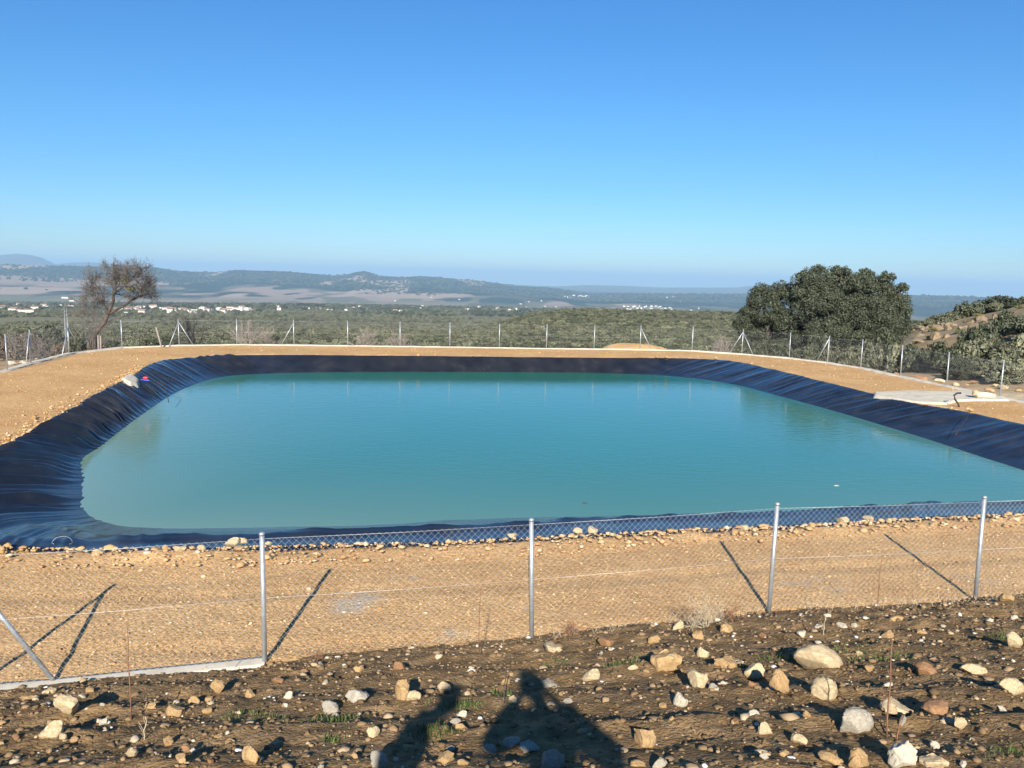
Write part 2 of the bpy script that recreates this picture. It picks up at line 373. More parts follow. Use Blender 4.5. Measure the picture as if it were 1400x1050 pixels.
# right-hand end of the pond, beyond the frame
RIM += [e0 + (e0 - RIM[-3]) * 0.55, e0 + (e0 - RIM[-3]) * 1.0, np.array([e1[0] + 6.4, e1[1] + 5.0]), np.array([e1[0] + 6.2, e1[1] + 2.4]), np.array([e1[0] + 4.2, e1[1] + 1.1])]
WAT += [w0 + (w0 - WAT[-3]) * 0.5, w0 + (w0 - WAT[-3]) * 0.8, np.array([w1[0] + 3.9, w1[1] + 3.4]), np.array([w1[0] + 3.3, w1[1] + 1.6]), np.array([w1[0] + 2.2, w1[1] + 0.6])]
RIM += nr + [at_z(*q)[:2] for q in left_rim_px]
WAT += nw + [at_z(x, y, ZW)[:2] for x, y in left_wat_px]
RIM = np.array(RIM); WAT = np.array(WAT)
def closed_curve(P, n, per):
    """catmull-rom through closed control points, n samples each span"""
    K = len(P); out = []
    for k in range(K):
        p0, p1, p2, p3 = P[(k - 1) % K], P[k], P[(k + 1) % K], P[(k + 2) % K]
        t = np.linspace(0, 1, per[k], endpoint=False)[:, None]
        # finite-difference tangents scaled by chord (limits overshoot)
        l1 = np.linalg.norm(p2 - p1); m1 = (p2 - p0); m2 = (p3 - p1)
        m1 = m1 / (np.linalg.norm(m1) + 1e-9) * l1 * 0.9; m2 = m2 / (np.linalg.norm(m2) + 1e-9) * l1 * 0.9
        out.append((2 * t**3 - 3 * t**2 + 1) * p1 + (t**3 - 2 * t**2 + t) * m1 + (-2 * t**3 + 3 * t**2) * p2 + (t**3 - t**2) * m2)
    return np.concatenate(out)
per = [max(4, int(np.linalg.norm(RIM[(k + 1) % len(RIM)] - RIM[k]) / 0.035)) for k in range(len(RIM))]
RC = closed_curve(RIM, 0, per); WC = closed_curve(WAT, 0, per)
NS = len(RC)
SL = np.concatenate([[0], np.cumsum(np.linalg.norm(np.diff(RC, axis=0), axis=1))])
RIM_LO = RC[::12]

# ------------------------------------------------------------------ soil bank under the photographer
edge_px = [(-300, 962), (0, 940), (80, 932), (200, 922), (362, 908), (430, 896), (500, 888), (600, 880), (728, 870), (860, 853), (960, 846), (1055, 833), (1200, 826), (1340, 817), (1400, 810), (1700, 795)]
EDGE = np.array([at_z(*q)[:2] for q in edge_px])
SLOPE = 0.288
def edge_y(x):
    return np.interp(x, EDGE[:, 0], EDGE[:, 1])
def soil_base(x, y):
    q = edge_y(x) - y
    return SLOPE * q + 0.05 * sstep(0, 1.2, q) - 0.02
def soil_z(x, y, fine=True):
    x = np.asarray(x, float); y = np.asarray(y, float)
    z = soil_base(x, y)
    q = sstep(-0.3, 0.8, edge_y(x) - y)
    wy = y + 0.9 * fbm(x * 0.35, y * 0.35, 3, 5)
    fur = 1 - np.abs(2 * ((wy * 1.15 + 0.13 * x) % 1.0) - 1)
    z = z + q * 0.065 * (fur ** 1.5 - 0.4) * (0.1 + 1.3 * vnoise(x * 0.8, y * 1.1, 31)) + 0.10 * fbm(x * 0.7, y * 0.7, 3, 8) * (0.4 + 0.6 * q)
    if fine:
        b = np.abs(fbm(x * 3.1, y * 3.1, 4, 21)) * 2
        z = z + (0.02 + 0.06 * q) * (0.5 - b) * 0.9 + 0.036 * q * np.maximum(0, fbm(x * 7, y * 7, 4, 77, 0.65) * 2) + 0.012 * q * (vnoise(x * 21, y * 21, 79) - 0.5)
    return z
def at_soil(x, y, fine=True):
    v = ray(x, y); t = np.arange(3.0, 24.0, 0.008); zz = soil_z(v[0] * t, v[1] * t, fine)
    k_ = np.nonzero(HC + v[2] * t < zz)[0]; k_ = k_[0] if len(k_) else len(t) - 1
    return np.array([v[0] * t[k_], v[1] * t[k_], zz[k_]])

def grid_faces(nx, ny):
    i, j = np.meshgrid(np.arange(nx - 1), np.arange(ny - 1), indexing='xy')
    a = (j * nx + i).ravel()
    return np.stack([a, a + 1, a + 1 + nx, a + nx], 1)
def cat(*a): return np.unique(np.round(np.concatenate(a), 4))
gx = cat(np.arange(-15, -6.6, 0.3), np.arange(-6.6, 11, 0.042), np.arange(11, 19, 0.3))
gy = cat(np.arange(-13, 3.2, 0.3), np.arange(3.2, 13.6, 0.042), np.arange(13.6, 15, 0.3))
X, Y = np.meshgrid(gx, gy)
Z = soil_z(X, Y)
soil_me = new_mesh('soil_bank', np.stack([X, Y, Z], -1), grid_faces(len(gx), len(gy)), True)
tag(link('soil_bank', soil_me, M['soil']), 'dark brown ploughed stony soil bank in the foreground', kind='structure')

# ------------------------------------------------------------------ platform of tan earth round the pond
gx = cat(np.arange(-32, -14, 0.35), np.arange(-14, 14, 0.13), np.arange(14, 31, 0.3))
gy = cat(np.arange(5.5, 19, 0.10), np.arange(19, 60, 0.3))
X, Y = np.meshgrid(gx, gy)
di = sdist(X, Y, RIM_LO)
df = sdist(X, Y, FENCE)
Z = 0.05 * fbm(X * 0.35, Y * 0.35, 3, 3) + 0.022 * fbm(X * 2.6, Y * 2.6, 3, 4)
rutn = 0.5 * fbm(X * 0.12, Y * 0.12, 2, 15)
for ro in (2.0, 3.7):
    Z = Z - 0.012 * np.exp(-((di - ro - rutn) / 0.16) ** 2) * (0.4 + vnoise(X * .3, Y * .3, 16)) + 0.006 * np.exp(-((np.abs(di - ro - rutn) - 0.3) / 0.1) ** 2)
lump = np.exp(-((di - 0.28) / 0.30) ** 2)
Z = Z + lump * (0.02 + 0.13 * np.maximum(0, fbm(X * 1.5, Y * 1.5, 4, 12)) * 2)
Z = np.where(di < 0.03, Z * np.clip(1 + di * 3, 0, 1) - 0.10 - 0.72 * np.maximum(0, 0.03 - di), Z)
Z = np.maximum(Z, -3.0)
Z = Z - 0.45 * np.maximum(0, df - 0.25)
pl_me = new_mesh('platform', np.stack([X, Y, Z], -1), grid_faces(len(gx), len(gy)), True)
cem = np.zeros(X.shape)
for (cx, cy, r) in ((500, 815, 0.55), (470, 832, 0.35), (712, 829, 0.28), (1120, 800, 0.9), (1330, 792, 0.7), (640, 868, 0.5), (560, 790, 0.3)):
    p = at_z(cx, cy); cem += 0.55 * np.exp(-(((X - p[0]) / (1.3 * r)) ** 2 + ((Y - p[1]) / r) ** 2) * 1.2)
cem += 0.55 * np.exp(-((df + 0.45) / 0.4) ** 2) * (Y > 30)
at = pl_me.attributes.new('cement', 'FLOAT', 'POINT'); at.data.foreach_set('value', cem.ravel().astype(np.float32))
tag(link('platform', pl_me, M['earth']), 'tan compacted gravelly earth platform round the pond', kind='structure')

# ------------------------------------------------------------------ pond liner
Wd = WC - RC
wl_ = np.linalg.norm(Wd, axis=1)
Nrm = Wd / wl_[:, None]
T = np.concatenate([[-0.34, -0.24, -0.15, -0.08], np.linspace(0, 1, 19), [1.12, 1.25, 1.5, 1.9, 2.3]])
s = SL[:, None]; t = T[None, :]
tn = np.clip(t, 0, 1.2)
leftw = np.exp(-(((RC[:, 0] + 13) / 5.0) ** 2))[:, None] * (RC[:, 1] < 44)[:, None]
rightw = (sstep(9, 13, RC[:, 0]) * sstep(15.5, 19, RC[:, 1]))[:, None]
nearw = sstep(19.0, 16.0, RC[:, 1])[:, None] * (1 - leftw)
skew = 0.9 * rightw - 0.15 * leftw + 0.3 * fbm(s * 0.15, s * 0 + 3.3, 3, 40)
ss = s + skew * tn * 1.6 + 0.25 * fbm(s * 0.7, t * 1.3, 3, 41)
def fold(u, seed): return (1 - np.abs(2 * vnoise(u, u * 0 + 0.5 + 0.35 * tn, seed) - 1)) ** 2.2
fd = 0.085 * fold(ss / 1.05, 50) + 0.065 * fold(ss / 0.5 + 9, 51) + 0.036 * fold(ss / 0.26 + 4, 52)
rip = (0.5 + 0.5 * np.sin(2 * math.pi * (ss / 0.60 + 1.3 * fbm(ss * 0.5, t * 0.5, 3, 57)))) ** 1.7 * (0.35 + vnoise(ss * 0.55, t * 0 + 2.2, 58))
fd = 0.8 * fd + 0.11 * rip * (0.12 + 0.88 * leftw)
broad = 0.06 * fbm(ss * 0.35, t * 0.8, 3, 55)
env = 0.25 + 0.75 * sstep(-0.1, 0.25, t)
amp = (1 - 0.90 * sstep(0.62, 1.0, t)) * (0.30 + 1.6 * leftw + 0.45 * rightw + 0.25 * nearw)
cross = nearw * 0.13 * (fold(t * 4.6 + 0.5 * fbm(s * 0.5, t, 3, 66) * 2 + s * 0.09, 60) - 0.3)
# base profile: over the rim, down the slope, on under the water
prof = np.where(t < 0, 0.02 - 0.9 * np.maximum(0, -t * wl_[:, None] - 0.10) * 0.8, 0.02 + (ZW - 0.02) * t)
prof = np.where((t >= 0) & (t < 0.12), prof - 0.0, prof)
prof = prof + nearw * 0.17 * np.sin(math.pi * np.clip(t / 0.75, 0, 1)) ** 1.3
Zl = prof + env * (amp * (fd - 0.045) + broad * (0.4 + 0.8 * leftw) * (1 - 0.8 * sstep(0.55, 1.0, t))) + cross * env
lat = 0.05 * amp * fbm(ss * 1.1, t * 2, 3, 61)
tang = np.stack([-Nrm[:, 1], Nrm[:, 0]], 1)
lip = (0.10 * fbm(SL[:, None] * 0.8, SL[:, None] * 0, 3, 63) * np.clip(-t + 0.15, 0, 0.3) * 8)
XY = RC[:, None, :] + Nrm[:, None, :] * ((t * wl_[:, None] - lip))[..., None] + tang[:, None, :] * lat[..., None]
Vl = np.concatenate([XY, Zl[..., None]], -1)
# concrete spillway notch at the right: the sheet is folded back a little
nt_ = len(T)
i = np.arange(NS)[:, None]; j = np.arange(nt_ - 1)[None, :]
i2 = (i + 1) % NS
LF = np.stack([(i * nt_ + j), (i * nt_ + j + 1), (i2 * nt_ + j + 1), (i2 * nt_ + j)], -1).reshape(-1, 4)
notch_a = at_z(1187, 538)[:2]; notch_b = at_z(1252, 552)[:2]
cell = Vl[:, :, :2]
ccx = cell[:, :-1].reshape(-1, 2)
nd = notch_b - notch_a; nl = np.linalg.norm(nd); nd = nd / nl
tt = (ccx - notch_a) @ nd; pp = (ccx - notch_a) @ np.array([-nd[1], nd[0]])
tz = np.broadcast_to(T[None, :-1], (NS, nt_ - 1)).reshape(-1)
liner_me = new_mesh('pond_liner', Vl.reshape(-1, 3), LF[:, ::-1].copy(), True)
tag(link('pond_liner', liner_me, M['liner']), 'wrinkled glossy black plastic sheet lining the banks of the pond', 'pond liner')

# ------------------------------------------------------------------ water
wo = WC[::10] - Wd[::10] * 0.27
c0 = wo.mean(0)
wo = wo[np.argsort(-np.arctan2(wo[:, 1] - c0[1], wo[:, 0] - c0[0]))]
rings = list(np.linspace(1.0, 0.5, 22)) + [0.4, 0.2]
V = np.concatenate([c0 + (wo - c0) * r for r in rings] + [c0[None]])
n_ = len(wo); F = []
for r in range(len(rings) - 1):
    for k in range(n_):
        F.append((r * n_ + k, r * n_ + (k + 1) % n_, (r + 1) * n_ + (k + 1) % n_, (r + 1) * n_ + k))
for k in range(n_):
    F.append(((len(rings) - 1) * n_ + k, (len(rings) - 1) * n_ + (k + 1) % n_, len(rings) * n_))
V3 = np.concatenate([V, np.full((len(V), 1), ZW)], 1)
wme = new_mesh('water', V3, [f[::-1] for f in F], True)
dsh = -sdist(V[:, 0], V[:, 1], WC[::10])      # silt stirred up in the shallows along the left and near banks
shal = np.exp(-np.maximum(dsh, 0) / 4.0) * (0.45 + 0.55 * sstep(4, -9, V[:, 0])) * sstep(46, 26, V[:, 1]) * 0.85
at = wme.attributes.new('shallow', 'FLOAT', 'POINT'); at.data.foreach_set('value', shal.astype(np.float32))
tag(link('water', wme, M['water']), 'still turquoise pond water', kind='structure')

# ------------------------------------------------------------------ terrain out to the mountains (polar sheet)
ridge_px = np.array([(-700, 5), (-300, 2), (0, 0.5), (60, 1), (128, 0.4), (183, 0.6), (210, -0.6), (235, 2.5), (250, 4.2), (268, 4), (290, 4.5), (325, 0.6), (350, 1), (390, 1), (430, 3.5), (455, 5), (475, 2.5), (486, -0.5), (497, -2), (506, 0.5), (516, 4), (550, 5), (575, 3), (600, 4.5), (650, 7), (700, 13), (750, 14.5), (800, 21), (850, 19.6), (1000, 16.5), (1150, 13), (1280, 11), (1400, 12), (1700, 9), (2400, 5)])
far_px = np.array([(-700, -14), (-200, -10), (0, -9.5), (12, -10.5), (25, -12), (45, -11), (60, -8), (78, -1), (95, -3.2), (128, -4.5), (160, -2), (200, 6), (650, 10), (720, 12), (755, 12.5), (800, 9.5), (850, 9.5), (900, 10.5), (960, 9), (1000, 8), (1020, 5.5), (1060, 6), (1120, 9), (1250, 14), (2400, 14)])
base_d = np.array([0, 40, 55, 70, 120, 250, 500, 1000, 1600, 2500, 3600, 40000.0])
base_z = np.array([-0.45, -0.5, -1.0, -2.4, -6.3, -15.0, -29.5, -48.0, -68.0, -98.0, -132.0, -132.0])
maq_d = np.array([0, 40, 55, 80, 120, 200, 300, 400, 480, 620, 800, 1000.0])
maq_z = np.array([-0.45, -0.5, -1.0, -3.0, -5.6, -8.5, -10.4, -11.7, -14.2, -27.0, -42.0, -48.0])
hill_px = np.array([(1100, -2.6), (1180, -2.0), (1230, -0.75), (1264, 0.0), (1305, 0.8), (1355, 1.9), (1400, 3.0), (1500, 4.8), (1600, 6.2), (1900, 8.5), (2600, 10.0)])
def terrain_z(x, y, noise=True):
    x = np.asarray(x, float); y = np.asarray(y, float)
    d = np.hypot(x, y)
    front = y > 0.12 * np.abs(x)
    xp = np.where(front, 700 + FPX * x / np.maximum(y, 0.12 * np.abs(x) + 1e-6), np.where(x > 0, 9000, -9000))
    z = np.interp(d, base_d, base_z)
    zm = np.interp(d, maq_d, maq_z)
    wm = sstep(610, 790, xp) * sstep(1420, 1150, xp) * (d < 1000)
    # the crest of the scrub hill undulates
    z = z * (1 - wm) + zm * wm
    if noise:
        z = z + np.clip(d / 260, 0, 1) * 3.2 * fbm(x / 90, y / 90, 4, 100) + np.clip(d / 1500, 0, 1) * 14 * fbm(x / 700, y / 700, 3, 101) * (d < 5200)
        z = z + 0.35 * np.clip((d - 30) / 30, 0, 1) * fbm(x / 6, y / 6, 4, 102)
    # rocky hill on the right
    hz = np.interp(xp, hill_px[:, 0], hill_px[:, 1])
    up = sstep(38, 92, d) * sstep(190, 108, d)
    z = np.where(front | (x > 0), z + np.maximum(0, hz - z) * up * sstep(1100, 1260, xp) + (0.8 * fbm(x / 9, y / 9, 4, 110) * up * sstep(1180, 1300, xp) if noise else 0), z)
    # mountains
    er = np.interp(xp, ridge_px[:, 0], ridge_px[:, 1])
    k = np.clip((d - 3600) / 2900, 0, 1) ** 0.8
    e = 42 + (er - 42) * np.where(d < 6500, k, 1)
    if noise:
        rg = 1 - np.abs(fbm(x / 1500, y / 1500, 4, 120)) * 4
        e = e + (5.0 * (1 - rg) + 7 * fbm(x / 700, y / 700, 4, 121)) * k * sstep(6450, 5600, d)
        e = e + 6 * fbm(x / 900, y / 420, 4, 122) * sstep(3300, 4300, d) * sstep(5600, 4600, d)
    zmn = HC - e * d / FPX
    back = sstep(6600, 8200, d)
    zmn = zmn * (1 - back) + (-160) * back
    k2 = sstep(9500, 14000, d)
    e2 = np.interp(xp, far_px[:, 0], far_px[:, 1])
    zf = HC - e2 * d / FPX
    zmn = zmn * (1 - k2) + zf * k2
    km = sstep(3400, 3900, d)
    z = z * (1 - km) + zmn * km
    # the bank rises behind the photographer
    wb = sstep(13, 4, y - 0.02 * np.abs(x)) * (d < 400)
    zb = np.minimum(soil_base(np.clip(x, -15, 20), y), 9.0) - 0.22
    zb = np.where((np.abs(x - 2) < 16) & (y > -12.5), zb - 0.25, zb + 0.05)
    z = np.where(d < 400, z * (1 - wb) + zb * wb, z)
    return z
ang = np.radians(np.concatenate([np.arange(-40, 40, 0.115), np.arange(40, 320, 2.0)]))
rad = np.concatenate([[15.5, 17], np.geomspace(18.5, 3400, 175), np.linspace(3430, 6700, 120), np.linspace(6900, 9000, 8), np.linspace(9500, 14200, 22), [15500, 18000, 24000]])
A, D = np.meshgrid(ang, rad)
X = D * np.sin(A); Y = D * np.cos(A)
Z = terrain_z(X, Y)
near = D < 80
df = np.full(X.shape, 1e3); df[near] = sdist(X[near], Y[near], FENCE)
Z = np.where(df < 0.9, Z - 1.2 - 1.2 * sstep(0.9, -1.5, df), Z)
na = len(ang)
i = np.arange(na)[None, :]; j = np.arange(len(rad) - 1)[:, None]; i2 = (i + 1) % na
TF = np.stack([j * na + i, j * na + i2, (j + 1) * na + i2, (j + 1) * na + i], -1).reshape(-1, 4)
# ground colours: dry stony soil near, scrub floor, olive groves and fields, forested mountains
def mixc(a, b, w): return a * (1 - w[..., None]) + b * w[..., None]
XP = 700 + FPX * np.tan(np.clip(A, -1.2, 1.2))
dry = np.array([0.34, 0.245, 0.145]); scrub = np.array([0.14, 0.13, 0.075]); field = np.array([0.30, 0.225, 0.15]); olive = np.array([0.185, 0.172, 0.105]); wood = np.array([0.020, 0.034, 0.026]); pink = np.array([0.31, 0.235, 0.175])
C = np.broadcast_to(dry, X.shape + (3,)).copy()
C = mixc(C, np.array([0.42, 0.33, 0.21]), sstep(0.05, 0.25, fbm(X / 3, Y / 3, 4, 200)))
C = mixc(C, scrub, sstep(60, 85, D) * (1 - 0.75 * sstep(1180, 1260, XP) * sstep(150, 120, D)))
C = mixc(C, field, sstep(0.16, 0.22, fbm(X / 120, Y / 60, 3, 201)) * sstep(150, 350, D) * 0.8)
C = mixc(C, olive, sstep(400, 600, D) * sstep(0.12, 0.02, fbm(X / 260, Y / 160, 3, 202)))
C = mixc(C, pink, sstep(1800, 2600, D) * sstep(0.04, 0.09, fbm(X / 260, Y / 800, 3, 203)) * 0.6 * sstep(1050, 900, XP))
fo = sstep(3500, 4100, D)
m1 = fbm(X / 700, Y / 900, 4, 204); m2 = fbm(X / 420, Y / 900, 4, 205)
Cm = mixc(np.broadcast_to(olive * 0.75, C.shape), pink, sstep(0.02, 0.07, fbm(X / 230, Y / 700, 3, 207)) * sstep(1050, 850, XP))
Cm = mixc(Cm, wood * 1.4, sstep(0.03, 0.08, fbm(X / 170, Y / 520, 3, 208)))
hi = sstep(4300, 4600, D + 3200 * m1)
Cm = mixc(Cm, wood, hi)
bare = sstep(0.10, 0.15, m2) * sstep(760, 600, XP)
Cm = mixc(Cm, pink * 1.15, bare * hi)
lf = sstep(260, 20, XP) * np.exp(-((D - 5200 - 300 * m1) / 420.0) ** 2)
Cm = mixc(Cm, pink * 0.95, np.clip(lf * 1.4, 0, 1))
C = mixc(C, Cm, fo)
C = mixc(C, np.array([0.10, 0.10, 0.085]), sstep(9000, 10500, D))
ter = new_mesh('terrain', np.stack([X, Y, Z], -1), TF, True)
ca = ter.color_attributes.new('Col', 'FLOAT_COLOR', 'POINT')
ca.data.foreach_set('color', np.concatenate([C, np.ones(X.shape + (1,))], -1).astype(np.float32).ravel())
tag(link('terrain', ter, M['terrain']), 'scrub hills, olive plain and blue wooded mountains beyond the pond', kind='structure')
def tz(x, y): return float(terrain_z(np.array([x]), np.array([y]))[0])
def at_terrain(px, py, d0=60.0, d1=9000.0):
    v = ray(px, py); h = math.hypot(v[0], v[1])
    D_ = np.geomspace(d0, d1, 3000)
    zz = terrain_z(v[0] / h * D_, v[1] / h * D_)
    hit = np.nonzero(HC + v[2] / h * D_ < zz)[0]
    k = hit[0] if len(hit) else len(D_) - 1
    return np.array([v[0] / h * D_[k], v[1] / h * D_[k], zz[k]])
# ------------------------------------------------------------------ concrete kerb along the fence, spillway slabs
rng = np.random.default_rng(7)
def kerb(name, pts, w, h, label, z0=-0.12):
    P = np.array([p[:2] for p in pts]); out = []
    for a, b in zip(P[:-1], P[1:]):
        n = max(2, int(np.linalg.norm(b - a) / 0.18))
        out += [a + (b - a) * k / n for k in range(n)]
    out.append(P[-1]); P = np.array(out)
    T_ = np.gradient(P, axis=0); T_ /= np.linalg.norm(T_, axis=1)[:, None]
    N_ = np.stack([-T_[:, 1], T_[:, 0]], 1)
    q = np.arange(len(P)) * 0.31
    w1 = w * (0.5 + 0.28 * fbm(q, q * 0, 3, 301)); w2 = w * (0.5 + 0.28 * fbm(q, q * 0 + 5, 3, 302)); hh = h * (1 + 0.5 * fbm(q * 0.8, q * 0 + 9, 3, 303))
    rows = [np.c_[P + N_ * (w1 * 1.12)[:, None], np.full(len(P), z0)], np.c_[P + N_ * w1[:, None], hh * 0.8], np.c_[P + N_ * (w1 * .5)[:, None], hh], np.c_[P - N_ * (w2 * .5)[:, None], hh * .97], np.c_[P - N_ * w2[:, None], hh * 0.8], np.c_[P - N_ * (w2 * 1.12)[:, None], np.full(len(P), z0)]]
    V = np.stack(rows, 1).reshape(-1, 3); k = 6
    i = np.arange(len(P) - 1)[:, None]; j = np.arange(k - 1)[None, :]
    F = np.stack([i * k + j, i * k + j + 1, (i + 1) * k + j + 1, (i + 1) * k + j], -1).reshape(-1, 4)
    return tag(link(name, new_mesh(name, V, F, True), M['concrete']), label, kind='structure')
kerb('far_kerb', LPX[3:] + FP[1:], 0.42, 0.06, 'pale concrete kerb under the far fence')
kerb('right_kerb', RPX, 0.45, 0.06, 'pale concrete kerb under the right fence')
kerb('near_kerb', NPX[2:5], 0.24, 0.015, 'rough concrete footing strip under the near fence')
def slab(name, px, off, label, cat, step=0.07, seed=0):
    P = [at_z(*q)[:2] for q in px]; P = np.array(P); lo, hi = P.min(0) - .3, P.max(0) + .3
    X, Y = np.meshgrid(np.arange(lo[0], hi[0], step), np.arange(lo[1], hi[1], step))
    wob = 0.10 * fbm(X * 1.6, Y * 1.6, 3, seed); dd = sdist(X, Y, P) + wob; di = sdist(X, Y, RIM_LO)
    Z = off + 0.42 * np.minimum(0, di + 0.05) - 0.30 * sstep(-0.16, 0.06, dd) + 0.02 * fbm(X * 2, Y * 2, 3, seed + 1)
    F = grid_faces(X.shape[1], X.shape[0]); keep = (dd.ravel()[F] < 0.12).any(1)
    return tag(link(name, new_mesh(name, np.stack([X, Y, Z], -1), F[keep], True), M['concrete']), label, cat)
slab('concrete_spillway', [(1191, 541.5), (1191, 537), (1245, 535), (1290, 536), (1318, 535), (1345, 537), (1376, 544), (1385, 549), (1340, 548.5), (1312, 549.5), (1298, 554), (1262, 553), (1236, 549.8)], 0.075, 'wide pale concrete spillway slab running from the liner to the right fence', 'spillway', 0.07, 5)
slab('inlet_slab', [(162, 521.5), (170, 516.5), (183, 513.8), (194, 517.5), (190, 521.5), (177, 523.5)], 0.14, 'small white concrete slab on the left rim of the pond', 'slab', 0.05, 6)

# ------------------------------------------------------------------ fences
def post_mesh(r, h, n=10):
    mb = MB(); mb.tube([(0, 0, -0.15), (0, 0, h)], r, n); return mb.mesh('post')
def cap_mesh(r, h, n=10):
    mb = MB(); mb.tube([(0, 0, h - 0.025), (0, 0, h + 0.004), (0, 0, h + 0.016)], [r * 1.16, r * 1.16, r * 0.6], n); return mb.mesh('cap')
def chain_link(A, B, pitch, r, z0, z1, seed=0):
    """woven zigzag wires between two post feet, each wire a thin three-sided tube"""
    A = np.asarray(A, float); B = np.asarray(B, float)
    L = np.linalg.norm((B - A)[:2]); u = (B - A) / L; nrm = np.array([-u[1], u[0], 0])
    nw = int(2 * L / pitch); half = pitch / 2
    lv = int((z1 - z0) / half); V = []; F = []
    zz = z0 + np.arange(lv + 1) * half
    zz[-1] = z1
    tri = [(0, 1.0), (0.866, -0.5), (-0.866, -0.5)]
    sag = 0.012 * np.sin(np.linspace(0, math.pi, lv + 1) * 2 + seed)
    for k in range(nw):
        off = (k + 0.5) * half; sg = 1 if k % 2 else -1
        xs = off + np.where(np.arange(lv + 1) % 2 == 0, -half / 2, half / 2) * sg
        dep = np.where(np.arange(lv + 1) % 2 == 0, 0.6, -0.6) * r * sg + sag + 0.02
        c = A[None, :] + u[None, :] * xs[:, None] + nrm[None, :] * dep[:, None]
        c[:, 2] = A[2] + (B[2] - A[2]) * xs / L + zz
        b = k * (lv + 1) * 3
        pts = np.stack([c + nrm * (r * p) + u * (r * q) for p, q in tri], 1)
        V.append(pts.reshape(-1, 3))
        i = np.arange(lv)[:, None]; q = np.arange(3)[None, :]; q2 = (q + 1) % 3
        F.append((np.stack([i * 3 + q, i * 3 + q2, (i + 1) * 3 + q2, (i + 1) * 3 + q], -1) + b).reshape(-1, 4))
    return new_mesh('wire_mesh', np.concatenate(V), np.concatenate(F), False)
def fence(name, pts, label, pr, pitch, wr, lean=None, braces=(), seed=1):
    t = thing(name, label, 'fence', pts[len(pts) // 2])
    o = np.array(t.location)
    pm = post_mesh(pr, H); cm = cap_mesh(pr, H)
    R_ = random.Random(seed)
    for k, p in enumerate(pts):
        a = link('post', pm, M['galv'], t); a.location = tuple(p - o)
        lx, ly = (lean or {}).get(k, (R_.uniform(-.012, .012), R_.uniform(-.012, .012)))
        a.rotation_euler = (ly, lx, R_.uniform(0, 6))
        c = link('cap', cm, M['galv'], a)
    for k in range(len(pts) - 1):
        me = chain_link(pts[k] - o, pts[k + 1] - o, pitch, wr, 0.04, H - 0.07, k)
        w = link('wire_mesh', me, M['wire'], t); w['kind'] = 'stuff'
        for hgt in (0.80, H - 0.07):
            A = pts[k] - o + np.array([0, 0, hgt]); B = pts[k + 1] - o + np.array([0, 0, hgt])
            mb = MB(); m_ = (A + B) / 2 + np.array([0, 0, -0.012 if hgt > 0.1 else 0.0]); mb.tube([A, m_, B], max(wr * 0.9, 0.0018), 5); mb.build('tension_wire', M['wire'], t)
    for (k, foot) in braces:
        top = pts[k] - o + np.array([0, 0, H * 0.90])
        mb = MB(); mb.tube([np.asarray(foot) - o + np.array([0, 0, -0.1]), top], pr * 0.85, 8); mb.build('brace', M['galv'], t)
    return t
nfoot = at_z(82, 930)
near_br = [(3, nfoot)]
fence('near_fence', NPX, 'galvanised chain link fence in front, between the brown soil bank and the tan earth', 0.030, 0.085, 0.0017, {4: (0.008, 0), 5: (0.03, 0), 6: (0.012, 0), 7: (0.012, 0)}, near_br, 2)
lz = lambda q: at_z(*q)
fence('left_fence', LPX, 'chain link fence running along the left side below the leafless tree', 0.028, 0.15, 0.0012, None, [(7, lz((35, 499))), (8, lz((84, 487.5)))], 3)
fence('far_fence', FP, 'chain link fence along the far side of the pond, before the olive plain', 0.028, 0.15, 0.0012, None, [(0, lz((112, 478.5))), (2, lz((230, 474))), (2, lz((266, 472.6))), (4, lz((383, 472.2))), (11, lz((892, 478.9)))], 4)
fence('right_fence', RPX, 'chain link fence running down the right side before the big evergreen oak', 0.028, 0.15, 0.0012, None, [(1, lz((996, 483.2))), (1, lz((1031, 486))), (3, lz((1115, 494.6)))], 5)

# ------------------------------------------------------------------ stones
def stone_mesh(seed, sub=4, cuts=8, rough=0.12):
    bm = bmesh.new(); bmesh.ops.create_icosphere(bm, subdivisions=sub, radius=1.0)
    rg = np.random.default_rng(seed)
    V = np.array([v.co[:] for v in bm.verts])
    for _ in range(cuts):
        n = rg.normal(size=3); n /= np.linalg.norm(n); h = rg.uniform(0.38, 0.8)
        dd = V @ n; V = V - np.where(dd > h, (dd - h) * 0.97, 0)[:, None] * n
    ns = fbm(V[:, 0] * 2.2 + seed, V[:, 1] * 2.2 + V[:, 2] * 1.7, 3, seed)
    V = V * (1 + rough * 3 * ns)[:, None]
    n2 = fbm(V[:, 0] * 6 + seed, V[:, 1] * 6 + V[:, 2] * 5.1, 3, seed + 5); V = V * (1 + 0.22 * n2)[:, None]; n3 = fbm(V[:, 0] * 15 + V[:, 2] * 9, V[:, 1] * 15 - V[:, 2] * 11, 2, seed + 9); V = V * (1 + 0.06 * n3)[:, None]
    V /= np.abs(V).max(0)[None, :]
    for v, c in zip(bm.verts, V): v.co = c
    me = bpy.data.meshes.new('stone'); bm.to_mesh(me); bm.free()
    me.polygons.foreach_set('use_smooth', np.ones(len(me.polygons), bool))
    me.set_sharp_from_angle(angle=math.radians(50))
    return me
STONES = {}
def stone_of(seed, mat):
    k = (seed, mat)
    if k not in STONES:
        me = stone_mesh(seed); me.materials.append(M[mat]); STONES[k] = me
    return STONES[k]
